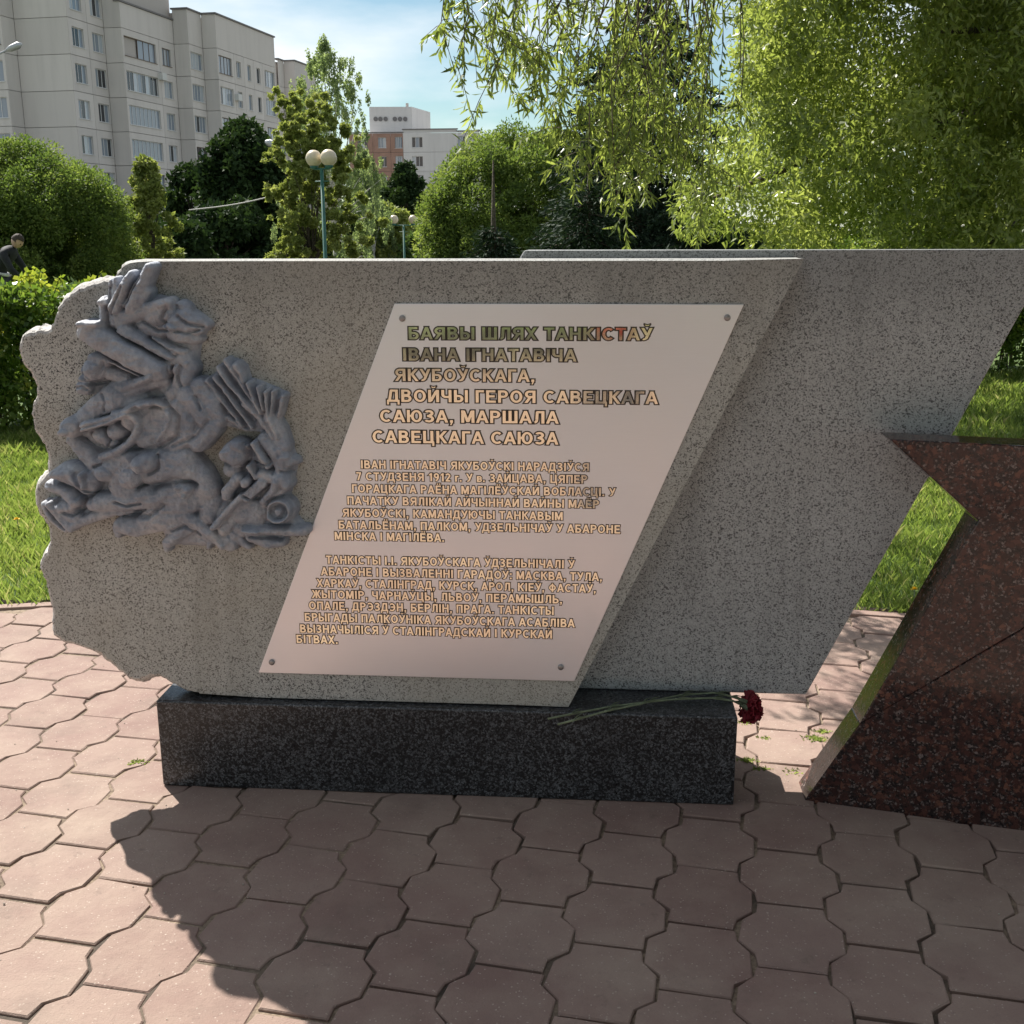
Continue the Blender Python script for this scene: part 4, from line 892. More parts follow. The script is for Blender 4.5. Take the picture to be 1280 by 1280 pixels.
# body of the block behind its faces
def prism(name, P, z0, z1, mat, root):
    n = len(P); mb = MB(); mb.add([(p.x, p.y, z0) for p in P] + [(p.x, p.y, z1) for p in P], [tuple(range(n)), tuple(range(2 * n - 1, n - 1, -1))] + [(i, (i + 1) % n, n + (i + 1) % n, n + i) for i in range(n)]); return mb.build(name, mat, root)
def inset(p, a=.45, b=.45): return p - e2 * a + e1 * b
prism('core', [inset(A0), inset(Aq), inset(Bq), inset(C0), inset(Dq), inset(Eq), inset(Gq), inset(Gq) + e1 * 1 - e2 * 12, inset(A0) + e1 * 10], -2, ZTOPF - .4, M['seam'], blk)
prism('core', [inset(Gq), inset(Hq), inset(Iq), inset(Jq), inset(Kq), inset(Kq) - e2 * 11, inset(Gq) - e2 * 7], -2, ZTG - .2, M['seam'], blk)
prism('core', [inset(Lq), inset(L2), inset(L3), inset(L4), inset(L4) - e2 * 11, inset(Lq) - e2 * 8], -2, ZTG - .2, M['seam'], blk)
M['ac'] = plain('white_casing', (.6, .6, .58), .6)
def ac_unit(x, y, P, e, nrm):
    a_ = solve(P, e, x); p = P + e * a_; z = atY(x, y, p.y).z; W = Wall(blk, P, e, 1, nrm, None); mb = MB(); t = .42
    mb.add([W.pt(a_ + i * t, d, z + k * .3) for i in (-1, 1) for d in (-.42, 0.01) for k in (-1, 1)], [(0, 1, 3, 2), (4, 6, 7, 5), (0, 4, 5, 1), (2, 3, 7, 6), (0, 2, 6, 4), (1, 5, 7, 3)]); mb.build('air_conditioner', M['ac'], blk)
for x_, y_, P_, e_, n_ in ((207.5, 96, Eq, e1, e2), (300, 122, Jq, e1, e2)): ac_unit(x_, y_, P_, e_, n_)
# far block
fb = empty('far_building'); tag(fb, 'far apartment house part brick, part grey, with a pale boxy rooftop tower', 'building')
g1 = Vector((math.cos(math.radians(6)), -math.sin(math.radians(6)), 0)); gnm = Vector((-math.sin(math.radians(6)), -math.cos(math.radians(6)), 0))
Y2 = 176.0; Fa = atY(436, 170, Y2); Fa.z = 0
zt2 = atY(505, 163, Y2).z; zr2 = atY(530, 178.5, Y2).z
Fb_ = facade(fb, Fa, g1, gnm, None, 505, [(449, 461, 3, 'std'), (474, 484, 3, 'std'), (495, 504, 4, 'loggia')], zr2, zt2 - .4, M['brickwall'], floor=2.72)
Fc_ = facade(fb, Fb_, g1, gnm, None, 572, [(516, 529, 3, 'std')], zr2, zt2, M['panel2'], floor=2.72)
Fd_ = facade(fb, Fc_, g1 , gnm, None, 600, [(573, 582, 3, 'loggia')], zr2, zt2 - .3, M['panel2'], floor=2.72)
gb = -gnm
prism('core', [Fa + gb * .4, Fd_ + gb * .4, Fd_ + gb * 12, Fa + gb * 12], -2, zt2 - .8, M['panel2'], fb)
Ta = atY(462, 150, Y2 + 3); Ta.z = 0; Tb = atY(515, 150, Y2 + 3); Tb.z = 0; tz1 = atY(480, 133.5, Y2 + 3).z
tower = prism('roof_tower', [Ta, Tb, Tb + gb * 8 + Vector((1.4, 0, 0)), Ta + gb * 8], zt2 - 1.0, tz1, M['panel2'], fb)
for x in (469.5, 475.5, 482, 493.5, 500, 506.5):
    p = atY(x, 148.7, Y2 + 2.9); mb = MB(); mb.tube([p, p + Vector((0, .2, 0))], .34, 10); mb.build('vent', M['roofedge'], tower)
mb = MB(); p = atY(509, 134, Y2 + 4); mb.tube([(p.x, p.y, tz1), (p.x, p.y, tz1 + .6)], .22, 8); mb.build('flue', M['seam'], tower)

# ================================================================== PLANTS
def unit(v): return v / (np.linalg.norm(v, axis=-1, keepdims=True) + 1e-9)
def leaves(name, parent, mat, C, R, n, size, out=.6, down=.3, rnd_=.7, shell=.45, rg=None, vbias=0.0, tri=True):
    """C (k,3) clump centres, R (k,3) clump radii; n diamond leaves spread through the clumps"""
    rg = rg or NP; C = np.asarray(C, float); R = np.asarray(R, float); k = len(C)
    wgt = (R[:, 0] * R[:, 1] * R[:, 2]) ** (2 / 3.); wgt /= wgt.sum()
    i = rg.choice(k, n, p=wgt); d = unit(rg.normal(size=(n, 3))); u = rg.random((n, 1)) ** shell
    p = C[i] + R[i] * d * u
    ax = unit(d * out + np.array([0, 0, -down]) + rg.normal(size=(n, 3)) * rnd_)
    wd = unit(np.cross(ax, rg.normal(size=(n, 3))))
    sc = size[0] * (0.65 + 0.7 * rg.random((n, 1))); ww = size[1] * (0.7 + 0.6 * rg.random((n, 1)))
    if tri: V = np.stack([p + ax * sc * .15 + wd * ww * .66, p + ax * sc, p + ax * sc * .15 - wd * ww * .66], 1)
    else: V = np.stack([p, p + ax * sc * .42 + wd * ww * .5, p + ax * sc, p + ax * sc * .42 - wd * ww * .5], 1)
    cvv = rg.normal(size=k) * .16
    var = np.clip(.42 + cvv[i] + rg.normal(size=n) * .17 + vbias, 0, 1)
    o = np_quads(name, V, 3 if tri else 4, mat, parent, var); o['kind'] = 'stuff'; return o
def shell_clumps(c, r, n, rr, rg, lo=.72, zmin=-9, squash=1.0, hemi=False):
    c = np.array(c, float); r = np.array(r, float); d = unit(rg.normal(size=(n * 3, 3)))
    if hemi: d[:, 2] = np.abs(d[:, 2]) * 1.0 - .25; d = unit(d)
    q = c + d * r * (lo + (1 - lo) * rg.random((n * 3, 1))); q = q[q[:, 2] > zmin][:n]
    R = rr * (.65 + .7 * rg.random((len(q), 1))) * np.array([1, 1, squash]); return q, R
def limbs(parent, base, tips, r0, mat, n=8, name='limb', split=.45, trunk_h=None, rg=None):
    """tapered trunk up to a fork, then a limb to each tip"""
    base = Vector(base); tips = [Vector(t) for t in tips]; cen = sum(tips, Vector()) / len(tips)
    fork = base + Vector(((cen.x - base.x) * .25, (cen.y - base.y) * .25, (trunk_h if trunk_h else (cen.z - base.z) * split)))
    mb = MB(); m1 = base.lerp(fork, .5) + Vector((rnd.uniform(-.04, .04), rnd.uniform(-.04, .04), 0))
    mb.tube([base, base + Vector((0, 0, .12)), m1, fork], [r0 * 1.5, r0 * 1.1, r0 * .9, r0 * .72], 10); tr_ = mb.build('trunk', mat, parent, True)
    mb = MB()
    for t in tips:
        a = fork.lerp(t, .35) + Vector((0, 0, (t - fork).length * .10)); b_ = fork.lerp(t, .7) + Vector((rnd.uniform(-.1, .1), rnd.uniform(-.1, .1), (t - fork).length * .08))
        mb.tube([fork - Vector((0, 0, .1)), a, b_, t], [r0 * .5, r0 * .33, r0 * .2, r0 * .06], 6, False)
    mb.build('branches', mat, parent, True)
def tree(name, label, cat, base, C, R, n, size, mat, bark, r0, group=None, out=.6, down=.3, rnd_=.7, shell=.45, vb=0.0, ntips=14, trunk_h=None, rg=None):
    root = empty(name, base); tag(root, label, cat, group)
    b = np.array(base, float); C = np.asarray(C) - b
    leaves('crown', root, M[mat], C, R, n, size, out, down, rnd_, shell, rg, vb)
    idx = np.linspace(0, len(C) - 1, min(ntips, len(C))).astype(int)
    limbs(root, (0, 0, -.1), [C[i] for i in idx], r0, M[bark], trunk_h=trunk_h)
    return root
def gz(x, y): return terrain_z(x, y)
def pxbase(px, Y): p = atY(px, 300, Y); return (p.x, Y, gz(p.x, Y))
def pxz(py, Y): return atY(640, py, Y).z
G_TREES = 'trees in the park behind the monument'
R_ = lambda s: np.random.default_rng(s)
# round-headed willow on the left
rg = R_(21); Yg = 27.0; ctr = atY(22, 262, Yg); bz = pxbase(22, Yg)
C, R = shell_clumps((ctr.x, Yg, 1.15), (2.45, 2.35, 2.35), 420, .33, rg, .90, .1)
C2, R2 = shell_clumps((ctr.x, Yg, 1.15), (1.9, 1.8, 1.7), 60, .55, rg, .4, .1)
tree('round_willow', 'round-headed clipped willow behind the hedge at the left, above the man', 'tree', bz, np.vstack([C, C2]), np.vstack([R, R2]), 210000, (.075, .034), 'globe', 'bark', .22, out=.6, down=.05, rnd_=.6, shell=.3, rg=rg, trunk_h=1.0)
# second round willow in the middle
rg = R_(22); Yg = 30.0; ctr = atY(652, 270, Yg); bz = pxbase(655, Yg); zt = pxz(152, Yg)
C, R = shell_clumps((ctr.x, Yg, zt - 3.05), (2.58, 2.5, 2.8), 460, .34, rg, .90, -.1)
C2, R2 = shell_clumps((ctr.x, Yg, zt - 3.05), (2.1, 2.0, 2.0), 50, .55, rg, .4, .1)
C3, R3 = shell_clumps((atY(572, 290, Yg - 1).x, Yg - 1, .9), (.6, .6, .8), 26, .36, rg, .6, -.1)
tree('round_willow', 'big round-headed bright green willow behind the middle of the slab', 'tree', bz, np.vstack([C, C2, C3]), np.vstack([R, R2, R3]), 190000, (.09, .040), 'globe', 'bark', .25, out=.6, down=.05, rnd_=.6, shell=.3, rg=rg, trunk_h=1.0, vb=.08)
# young airy tree beside the round willow
rg = R_(23); Yg = 31.0; b = pxbase(190, Yg); C = []; R = []
for k in range(150):
    t = rg.random(); z = .35 + t * (pxz(192, Yg) - .5); w_ = .82 * (1 - abs(t - .35) / .75) ** .8 if t > .3 else .75; a = rg.random() * 6.28; r_ = w_ * math.sqrt(rg.random())
    C.append((b[0] + r_ * math.cos(a), Yg + r_ * math.sin(a), z)); R.append([.11, .11, .13])
tree('young_tree', 'slim young light green tree between the round willow and the dark trees', 'tree', b, C, R, 11000, (.10, .07), 'maple', 'bark', .045, down=.2, vb=-.08, rg=rg, trunk_h=1.2)
# dark trees before the block
def dark_tree(seed, px, Y, ytop, rx, n, label, mat='darkleaf', top=None, nn=95, sz=(.22, .16), name='dark_tree'):
    rg = R_(seed); b = pxbase(px, Y); zt = pxz(ytop, Y); h = zt - b[2]
    C, R = [], []
    for k in range(nn):
        t = rg.random() ** .8; prof = math.sin(math.pi * min(1, max(.06, (t * .86 + .14)))) ** .55; a = rg.random() * 6.28; r_ = rx * prof * (.55 + .45 * rg.random())
        C.append((b[0] + r_ * math.cos(a), Y + r_ * math.sin(a), b[2] + .35 + t * (h - .8))); q = rx * rg.uniform(.12, .32); R.append([q, q, q * .9])
    return tree(name, label, 'tree', b, C, R, n, sz, mat, 'bark', rx * .07, down=.3, rg=rg)
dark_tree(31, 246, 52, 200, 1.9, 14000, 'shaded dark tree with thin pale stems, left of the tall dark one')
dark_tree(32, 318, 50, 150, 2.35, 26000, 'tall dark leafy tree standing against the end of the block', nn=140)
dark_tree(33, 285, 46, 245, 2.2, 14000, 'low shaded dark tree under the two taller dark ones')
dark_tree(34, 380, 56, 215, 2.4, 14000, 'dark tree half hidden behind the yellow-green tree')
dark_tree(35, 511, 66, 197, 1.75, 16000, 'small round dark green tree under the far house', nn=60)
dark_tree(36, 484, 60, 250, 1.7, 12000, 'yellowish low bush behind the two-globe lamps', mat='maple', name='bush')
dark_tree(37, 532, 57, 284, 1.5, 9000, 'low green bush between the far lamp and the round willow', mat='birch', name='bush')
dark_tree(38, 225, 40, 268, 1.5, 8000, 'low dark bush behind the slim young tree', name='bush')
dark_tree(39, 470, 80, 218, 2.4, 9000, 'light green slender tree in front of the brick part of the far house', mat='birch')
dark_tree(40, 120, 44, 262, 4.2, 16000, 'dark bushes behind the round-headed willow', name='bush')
# yellow-green maple with long low limbs
rg = R_(41); Yg = 30.5; b = pxbase(392, Yg); C = []; R = []
for (x, y, q) in [(352, 132, .22), (372, 140, .3), (392, 135, .32), (412, 150, .3), (360, 160, .30), (380, 165, .35), (400, 175, .36), (425, 180, .34), (352, 182, .2), (370, 195, .3), (392, 205, .34), (415, 210, .34), (344, 196, .14), (340, 240, .17), (352, 243, .2), (366, 248, .24), (380, 240, .30), (402, 240, .34), (425, 240, .32), (360, 275, .2), (372, 270, .28), (390, 275, .34), (415, 275, .36), (352, 318, .22), (365, 305, .3), (380, 312, .34), (402, 312, .36), (430, 310, .36), (360, 322, .3), (440, 270, .32), (440, 215, .28), (378, 222, .2)]:
    p0_ = atY(x, y, Yg + rg.uniform(-.6, .6))
    for _j in range(11): C.append((p0_ + Vector(rg.normal(size=3) * q * .85))[:]); qq = q * rg.uniform(.18, .38); R.append([qq, qq, qq * .8])
tree('yellow_green_tree', 'yellow-green tree with long low boughs just left of the near lamp post', 'tree', b, C, R, 38000, (.09, .072), 'maple', 'bark', .045, down=.1, vb=.1, rg=rg, ntips=44, trunk_h=1.0)
# tall birch, hanging strands
rg = R_(42); Yg = 42.0; b = pxbase(418, Yg); zt = pxz(52, Yg); C = []; R = []
for k in range(330):
    t = rg.random() ** .8; z = b[2] + .6 + t * (zt - b[2] - .7); w_ = 2.45 * (1 - t) ** .36 * (.6 + .4 * min(1, t * 5)) if t < .97 else .2; a = rg.random() * 6.28; r_ = w_ * (rg.random() ** .55)
    C.append((b[0] + r_ * math.cos(a), Yg + r_ * math.sin(a), z)); q = rg.uniform(.06, .13); R.append([q, q, rg.uniform(.18, .42)])
tree('birch_tree', 'tall feathery birch with hanging strands rising above the near lamp', 'tree', b, C, R, 21000, (.10, .055), 'birchlight', 'birchbark', .08, out=.25, down=1.0, rnd_=.45, vb=.22, rg=rg, ntips=60)
rg = R_(43); Yg = 58.0; b = pxbase(470, Yg); C = []; R = []
for k in range(120):
    t = rg.random(); z = b[2] + .5 + t * (pxz(205, Yg) - b[2]); w_ = 1.7 * (1 - t) ** .5; a = rg.random() * 6.28; r_ = w_ * (rg.random() ** .55)
    C.append((b[0] + r_ * math.cos(a) - .4, Yg + r_ * math.sin(a), z)); R.append([.16, .16, .42])
tree('birch_tree', 'lower birch beside the tall one, right of the near lamp post', 'tree', b, C, R, 18000, (.11, .055), 'birchlight', 'birchbark', .1, out=.25, down=1.0, rnd_=.35, rg=rg, ntips=16)

def spruce(px, Y, ytop, spread, n_lv, label, seed, dens=46, lead=.7, pw=.9):
    rg = R_(seed); b = pxbase(px, Y); zt = pxz(ytop, Y) - b[2]
    root = empty('spruce_tree', b); tag(root, label, 'tree')
    mb = MB(); mb.tube([(0, 0, -.1), (0, 0, zt * .5), (0, 0, zt)], [.02 * zt + .03, .012 * zt + .02, .008], 8); mb.build('trunk', M['bark'], root, True)
    P = []; A = []; bb = MB()
    for lv in range(n_lv):
        t = (lv + .5) / n_lv; z = .25 + t * (zt - .25 - lead); L0 = spread * (1 - t) ** pw + .12; nb = int(7 + 5 * (1 - t))
        for j in range(nb):
            a = rg.random() * 6.28; ln = L0 * (.75 + .4 * rg.random()); dx, dy = math.cos(a), math.sin(a)
            pts = [Vector((dx * ln * s_, dy * ln * s_, z + ln * (.10 * s_ - .42 * s_ * s_ + .16 * s_ ** 3))) for s_ in (0, .35, .7, 1)]
            bb.tube(pts, [.012, .009, .006, .003], 4, False)
            m = int(dens * ln) + 6
            s_ = rg.random((m, 1)) ** .75
            c = np.hstack([dx * ln * s_, dy * ln * s_, z + ln * (.10 * s_ - .42 * s_ ** 2 + .16 * s_ ** 3)])
            side = rg.normal(size=(m, 3)) * np.array([.09, .09, .035]) * (1.2 - s_) * (1 + ln); c = c + side
            ax = unit(np.array([[dx, dy, -.45]]) + rg.normal(size=(m, 3)) * .55); P.append(c); A.append(ax)
    bb.build('branches', M['bark'], root, True)
    P = np.vstack(P); A = np.vstack(A); n = len(P); wd = unit(np.cross(A, rg.normal(size=(n, 3)))); ln = .12 * (.7 + .6 * rg.random((n, 1))) * (Y / 20.); w_ = .036 * (Y / 20.)
    Vv = np.stack([P, P + A * ln * .5 + wd * w_ * .5, P + A * ln, P + A * ln * .5 - wd * w_ * .5], 1)
    o = np_quads('crown', Vv, 4, M['spruce'], root, np.clip(.4 + rg.normal(size=n) * .25, 0, 1)); o['kind'] = 'stuff'
    return root
spruce(617, 17.0, 200, 1.05, 15, 'small spruce with a bare leader in front of the round willow', 51, 150, .95, 1.0)
spruce(735, 16.0, 196, 1.15, 17, 'drooping young spruce with pale tips beside the small one', 52, 160, .35)
spruce(800, 21.0, -40, 2.4, 26, 'tall very dark spruce behind the hanging willow twigs', 53, 130, .3, .62)
spruce(862, 19.0, 214, 1.5, 16, 'dark spruce at the foot of the big willow', 54, 120, .3, .8)
spruce(765, 25.0, 150, 2.1, 20, 'dark spruce between the round willow and the tall one', 55, 110, .3, .8)

# ---- big willow at the right, its crown and the twigs hanging into the picture
wb = (8.2, 13.5, -.03); willow = empty('willow_tree', wb); tag(willow, 'big spreading willow filling the upper right, long twigs hanging over the slab', 'tree')
wv = Vector(wb)
rg = R_(61)
C = []; R = []
def wcl(px, py, Y, q, qz=None): p = atY(px, py, Y); C.append((p - wv)[:]); R.append([q, q, qz or q * 1.15])
for _ in range(520):
    px = rg.uniform(862, 1420); py = rg.uniform(-260, 318); Y = rg.uniform(8.2, 12.5)
    edge = 900 + 22 * math.sin(py * .045) + 14 * math.sin(py * .11 + 1) - (34 if 230 < py < 305 else 0)
    if px < edge + 20: continue
    if atY(px, py, Y).z < 1.25: continue
    wcl(px, py, Y, rg.uniform(.16, .34))
for _ in range(130):
    px = rg.uniform(1180, 2000); py = rg.uniform(-700, 250); Y = rg.uniform(9, 15)
    if atY(px, py, Y).z < 1.5: continue
    wcl(px, py, Y, rg.uniform(.4, .7))
for _ in range(120):
    wcl(rg.uniform(860, 1300), rg.uniform(-900, -250), rg.uniform(7.5, 13), rg.uniform(.3, .55))
C = np.array(C); R = np.array(R)
near_ = np.array([i for i in range(len(C)) if i < 330 and R[i][0] < .36])
leaves('crown', willow, M['willow'], C, R, 520000, (.074, .019), .25, .6, .65, .55, rg, .10)
bd = empty('dummy'); bpy.data.objects.remove(bd)
limbs(willow, (0, 0, -.1), [C[i] for i in range(0, len(C), 14)], .22, M['bark'], trunk_h=2.2)
# the hanging twigs, seven sprays
def bottom_y(px):
    xs_ = [545, 560, 585, 605, 625, 650, 675, 700, 730, 770, 800, 830, 850, 870, 900]; ys_ = [10, 20, 75, 95, 108, 60, 95, 150, 190, 205, 200, 215, 225, 290, 200]
    return float(np.interp(px, xs_, ys_))
sprays = [(570, 640, 11, 5.4), (630, 690, 10, 5.8), (675, 735, 11, 6.2), (720, 775, 15, 6.0), (760, 815, 16, 6.4), (800, 850, 15, 6.1), (835, 895, 15, 6.6)]
for si, (xa, xb, nt_, Y0) in enumerate(sprays):
    rg = R_(70 + si); bb = MB(); LV = []; VR = []
    org = atY((xa + xb) / 2 + 90, -330, Y0 + .6) - wv
    feeder = []
    for k in range(nt_):
        px = rg.uniform(xa, xb); Yk = Y0 + rg.uniform(-.45, .55); yb = bottom_y(px) + rg.normal() * 24; lnp = rg.uniform(70, 190); top = yb - lnp if rg.random() < .72 else -120
        top = min(top, 120)
        p1 = atY(px, yb, Yk) - wv; p0 = atY(px + rg.normal() * 22 + 16, top, Yk + rg.uniform(-.1, .1)) - wv
        pm = p0.lerp(p1, .5) + Vector((rg.normal() * .05, rg.normal() * .05, 0.02)); 
        hub = atY(px + rg.uniform(10, 60), min(top, 40) - rg.uniform(60, 200), Yk) - wv
        bb.tube([hub, p0.lerp(hub, .3) + Vector((rg.normal() * .04, 0, .03)), p0, pm, p1], [.005, .0035, .0028, .0022, .0012], 4, False)
        path = [p0.lerp(hub, .75), p0, pm, p1]; ln = (p1 - p0).length + (hub - p0).length * .4; m = int(ln * rg.uniform(30, 50)) + 6
        # side shoots
        for s_ in range(int(rg.integers(1, 4))):
            tq = rg.random(); a_ = p0.lerp(p1, tq); e_ = a_ + Vector((rg.normal() * .16, rg.normal() * .12, -abs(rg.normal()) * .14 - .05)); bb.tube([a_, a_.lerp(e_, .5) + Vector((0, 0, .02)), e_], [.0025, .002, .001], 3, False)
            mm = int((e_ - a_).length * 75) + 4
            for q in range(mm):
                c = a_.lerp(e_, (q + rg.random()) / mm); LV.append(c)
        for q in range(m):
            t = (q + rg.random()) / m * 3; i = min(int(t), 2); c = path[i].lerp(path[i + 1], t - i); LV.append(c)
    n = len(LV); P = np.array([v[:] for v in LV]); ax = unit(np.array([[0, 0, -.85]]) + rg.normal(size=(n, 3)) * .62); wd = unit(np.cross(ax, rg.normal(size=(n, 3))))
    sc = .070 * (.6 + .7 * rg.random((n, 1))); ww = .0125 * (.75 + .5 * rg.random((n, 1))); nr = unit(np.cross(ax, wd))
    q1 = P + ax * sc * .3 - nr * sc * .04; q2 = P + ax * sc * .68 - nr * sc * .03; tip_ = P + ax * sc + nr * sc * .08
    fr_ = np.stack([P, q1 + wd * ww * .5, q2 + wd * ww * .38, tip_, q2 - wd * ww * .38, q1 - wd * ww * .5], 1)
    br_ = bb.build('hanging_branch', M['bark'], willow, True)
    o = np_quads('leaves', fr_, 6, M['willow'], br_, np.clip(.40 + rg.normal(size=n) * .22, 0, 1)); o['kind'] = 'stuff'

# ---- hedge
def hedge(x0, x1, y0, y1, h, n, label, seed, vis):
    rg = R_(seed); root = empty('hedge', ((x0 + x1) / 2, (y0 + y1) / 2, -.03)); tag(root, label, 'hedge'); o3 = np.array([(x0 + x1) / 2, (y0 + y1) / 2, -.03])
    k = int((x1 - x0) * (y1 - y0) * 40); C = np.stack([rg.uniform(x0, x1, k), rg.uniform(y0, y1, k), rg.uniform(.15, h - .1, k)], 1)
    kt = int((x1 - x0) * 24); C = np.vstack([C, np.stack([rg.uniform(x0, x1, kt), rg.uniform(y0, y1, kt), h - .12 + rg.normal(size=kt) * .035], 1), np.stack([rg.uniform(x0, x1, kt), np.full(kt, y0 + .05), rg.uniform(.08, h - .1, kt)], 1)])
    R = np.full((len(C), 3), .15) * (.7 + .6 * rg.random((len(C), 1)))
    leaves('foliage', root, M['hedge'], C - o3, R, n, (.055, .042), .4, -.1, .8, .4, rg, 0.0, False)
    mb = MB()
    for _ in range(int((x1 - x0) * 16)):
        x, y = rg.uniform(x0, x1) - o3[0], rg.uniform(y0 + .1, y1 - .1) - o3[1]
        mb.tube([(x, y, -.05), (x + rg.normal() * .05, y + rg.normal() * .05, h * .5), (x + rg.normal() * .12, y + rg.normal() * .1, h * .95)], [.012, .008, .003], 5, False)
    mb.build('stems', M['bark'], root); return root
hd = hedge(-8.5, 0.5, 9.25, 10.35, 1.14, 110000, 'dense clipped green hedge beyond the left lawn, sunlit on top', 81, None)
hedge(3.8, 9, 13.0, 14.4, 1.5, 52000, 'dark shaded hedge under the willow beyond the right lawn', 82, None)
# fresh shoots on the hedge top
rg = R_(83); root = empty('young_shoots', (-3.5, 9.8, 1.10)); tag(root, 'yellow-green young shoots standing up out of the left hedge top', 'shoots'); P = []; mb = MB()
for k in range(64):
    x = float(rg.choice([rg.uniform(-4.5, -3.0), rg.uniform(-3.6, -3.2), rg.uniform(-7.5, -4.4), rg.uniform(-3.1, -1.0)], p=[.5, .25, .15, .1])); y = rg.uniform(9.35, 10.1); h = rg.uniform(.05, .22) * (1 if rg.random() < .6 else 1.25)
    b0 = Vector((x + 3.5, y - 9.8, -.02)); t0 = b0 + Vector((rg.normal() * .05, rg.normal() * .05, h)); mb.tube([b0, b0.lerp(t0, .5) + Vector((.01, 0, 0)), t0], [.004, .003, .0015], 4, False)
    for q in range(int(4 + h * 40)): P.append((b0.lerp(t0, .25 + .75 * rg.random()) + Vector(rg.normal(size=3) * .012))[:])
st_o = mb.build('stems', M['hedge'], root); P = np.array(P); n = len(P); ax = unit(np.array([[0, 0, .35]]) + rg.normal(size=(n, 3)) * .7); wd = unit(np.cross(ax, rg.normal(size=(n, 3)))); sc = .06 * (.6 + .6 * rg.random((n, 1)))
o = np_quads('leaves', np.stack([P, P + ax * sc * .5 + wd * sc * .38, P + ax * sc, P + ax * sc * .5 - wd * sc * .38], 1), 4, M['shoot'], root, rg.random(n)); o['kind'] = 'stuff'

# ---- lawn
rg = R_(90)
def blades(n, xr, yr, hmin, hmax, w_, front=None):
    x = rg.uniform(*xr, n); y = rg.uniform(*yr, n)
    le = np.minimum(4.715 + 0.157 * (x + 2.27), 4.609 - 0.23 * (x - 1.498)); ok = y > le + .012 * rg.normal(size=n) - .01; x, y = x[ok], y[ok]; n = len(x)
    cl = np.sin(x * 5.1 + np.sin(y * 3.7) * 2) * np.sin(y * 6.3 + np.sin(x * 2.9) * 2); h = rg.uniform(hmin, hmax, n) * (1 + .35 * cl)
    a = rg.uniform(0, 6.283, n); lean = h * rg.uniform(.1, .8, n); la = rg.uniform(0, 6.283, n)
    b0 = np.stack([x, y, np.full(n, -.032)], 1); wv_ = np.stack([np.cos(a), np.sin(a), np.zeros(n)], 1) * (w_ * rg.uniform(.6, 1.2, n))[:, None]
    md = b0 + np.stack([np.cos(la) * lean * .35, np.sin(la) * lean * .35, h * .6], 1); tp = b0 + np.stack([np.cos(la) * lean, np.sin(la) * lean, h], 1)
    V = np.stack([b0 - wv_, b0 + wv_, md + wv_ * .8, tp], 1); var = np.clip(.42 + .16 * cl + rg.normal(size=n) * .18 + (rg.random(n) < .06) * .5, 0, 1); return V, var
parts = [blades(60000, (-4.6, -1.7), (4.5, 9.4), .035, .075, .0019), blades(70000, (1.0, 4.2), (3.9, 8.5), .035, .08, .0019), blades(30000, (3.0, 7.5), (7.5, 13.2), .06, .11, .004), blades(20000, (-1.7, 1.4), (4.5, 9.4), .05, .09, .003), blades(12000, (-9, -3), (4.0, 9.4), .05, .10, .004)]
g_ = np_quads('grass', np.vstack([p[0] for p in parts]).reshape(-1, 3), 4, M['grass'], None, np.concatenate([p[1] for p in parts])); g_['kind'] = 'stuff'
# bare soil lip along the pavement
mb = MB(); N_ = 90; V = []
for i in range(N_ + 1):
    x = -4.5 + 9.0 * i / N_; y = lawn_edge(x); V += [(x, y + .003, -.02), (x, y + .03 + .01 * rg.normal(), .006 + .008 * rg.random()), (x, y + .10 + .03 * rg.random(), -.025)]
mb.add(V, [(3 * i + j, 3 * i + 3 + j, 3 * i + 4 + j, 3 * i + 1 + j) for i in range(N_) for j in range(2)])
tag(mb.build('soil_edge', M['dirt'], None), kind='structure')

def tuft(px, py, r, n, label, seed):
    n = int(n * 1.8)
    rg = R_(seed); c = gnd(px, py); root = []
    x = c.x + rg.normal(size=n) * r; y = c.y + rg.normal(size=n) * r * .5; n_ = n; h = rg.uniform(.004, .013, n); la = rg.uniform(0, 6.28, n); l_ = h * 1.1
    b0 = np.stack([x, y, np.full(n, -.006)], 1); a = la + 1.57; wv_ = np.stack([np.cos(a), np.sin(a), np.zeros(n)], 1) * .0016
    md = b0 + np.stack([np.cos(la) * l_ * .4, np.sin(la) * l_ * .4, h * .8], 1); tp = b0 + np.stack([np.cos(la) * l_, np.sin(la) * l_, h], 1)
    o = np_quads('grass_tuft', np.stack([b0 - wv_, b0 + wv_, md + wv_, tp, md - wv_], 1).reshape(-1, 3), 5, M['grass'], None, np.clip(.6 + rg.normal(size=n) * .2, 0, 1))
    # keep one continuous clump at its own spot
    me = o.data; co = np.zeros(len(me.vertices) * 3, np.float32); me.vertices.foreach_get('co', co); co = co.reshape(-1, 3) - np.array([c.x, c.y, 0], np.float32); me.vertices.foreach_set('co', co.ravel()); o.location = (c.x, c.y, 0)
    tag(o, label, 'grass tuft', 'weeds growing in the paving joints'); o['kind'] = 'stuff'; return o
tuft(1019, 924, .022, 170, 'green weed tuft in the joint by the star lower left edge', 1); tuft(1028, 914, .012, 60, 'smaller weed just behind the tuft by the star edge', 2)
tuft(934, 951, .013, 90, 'weed tuft at the right end of the black block', 3); tuft(953, 962, .012, 50, 'tiny weed right of the tuft at the block end', 4)
tuft(932, 903, .012, 70, 'weed tuft below the red carnation', 5); tuft(990, 965, .016, 40, 'faint weed on the stone in front of the star foot', 6)
tuft(172, 953, .016, 60, 'small weed in a joint left of the black block', 7); tuft(957, 923, .01, 25, 'thin weed on the joint right of the carnation', 8)

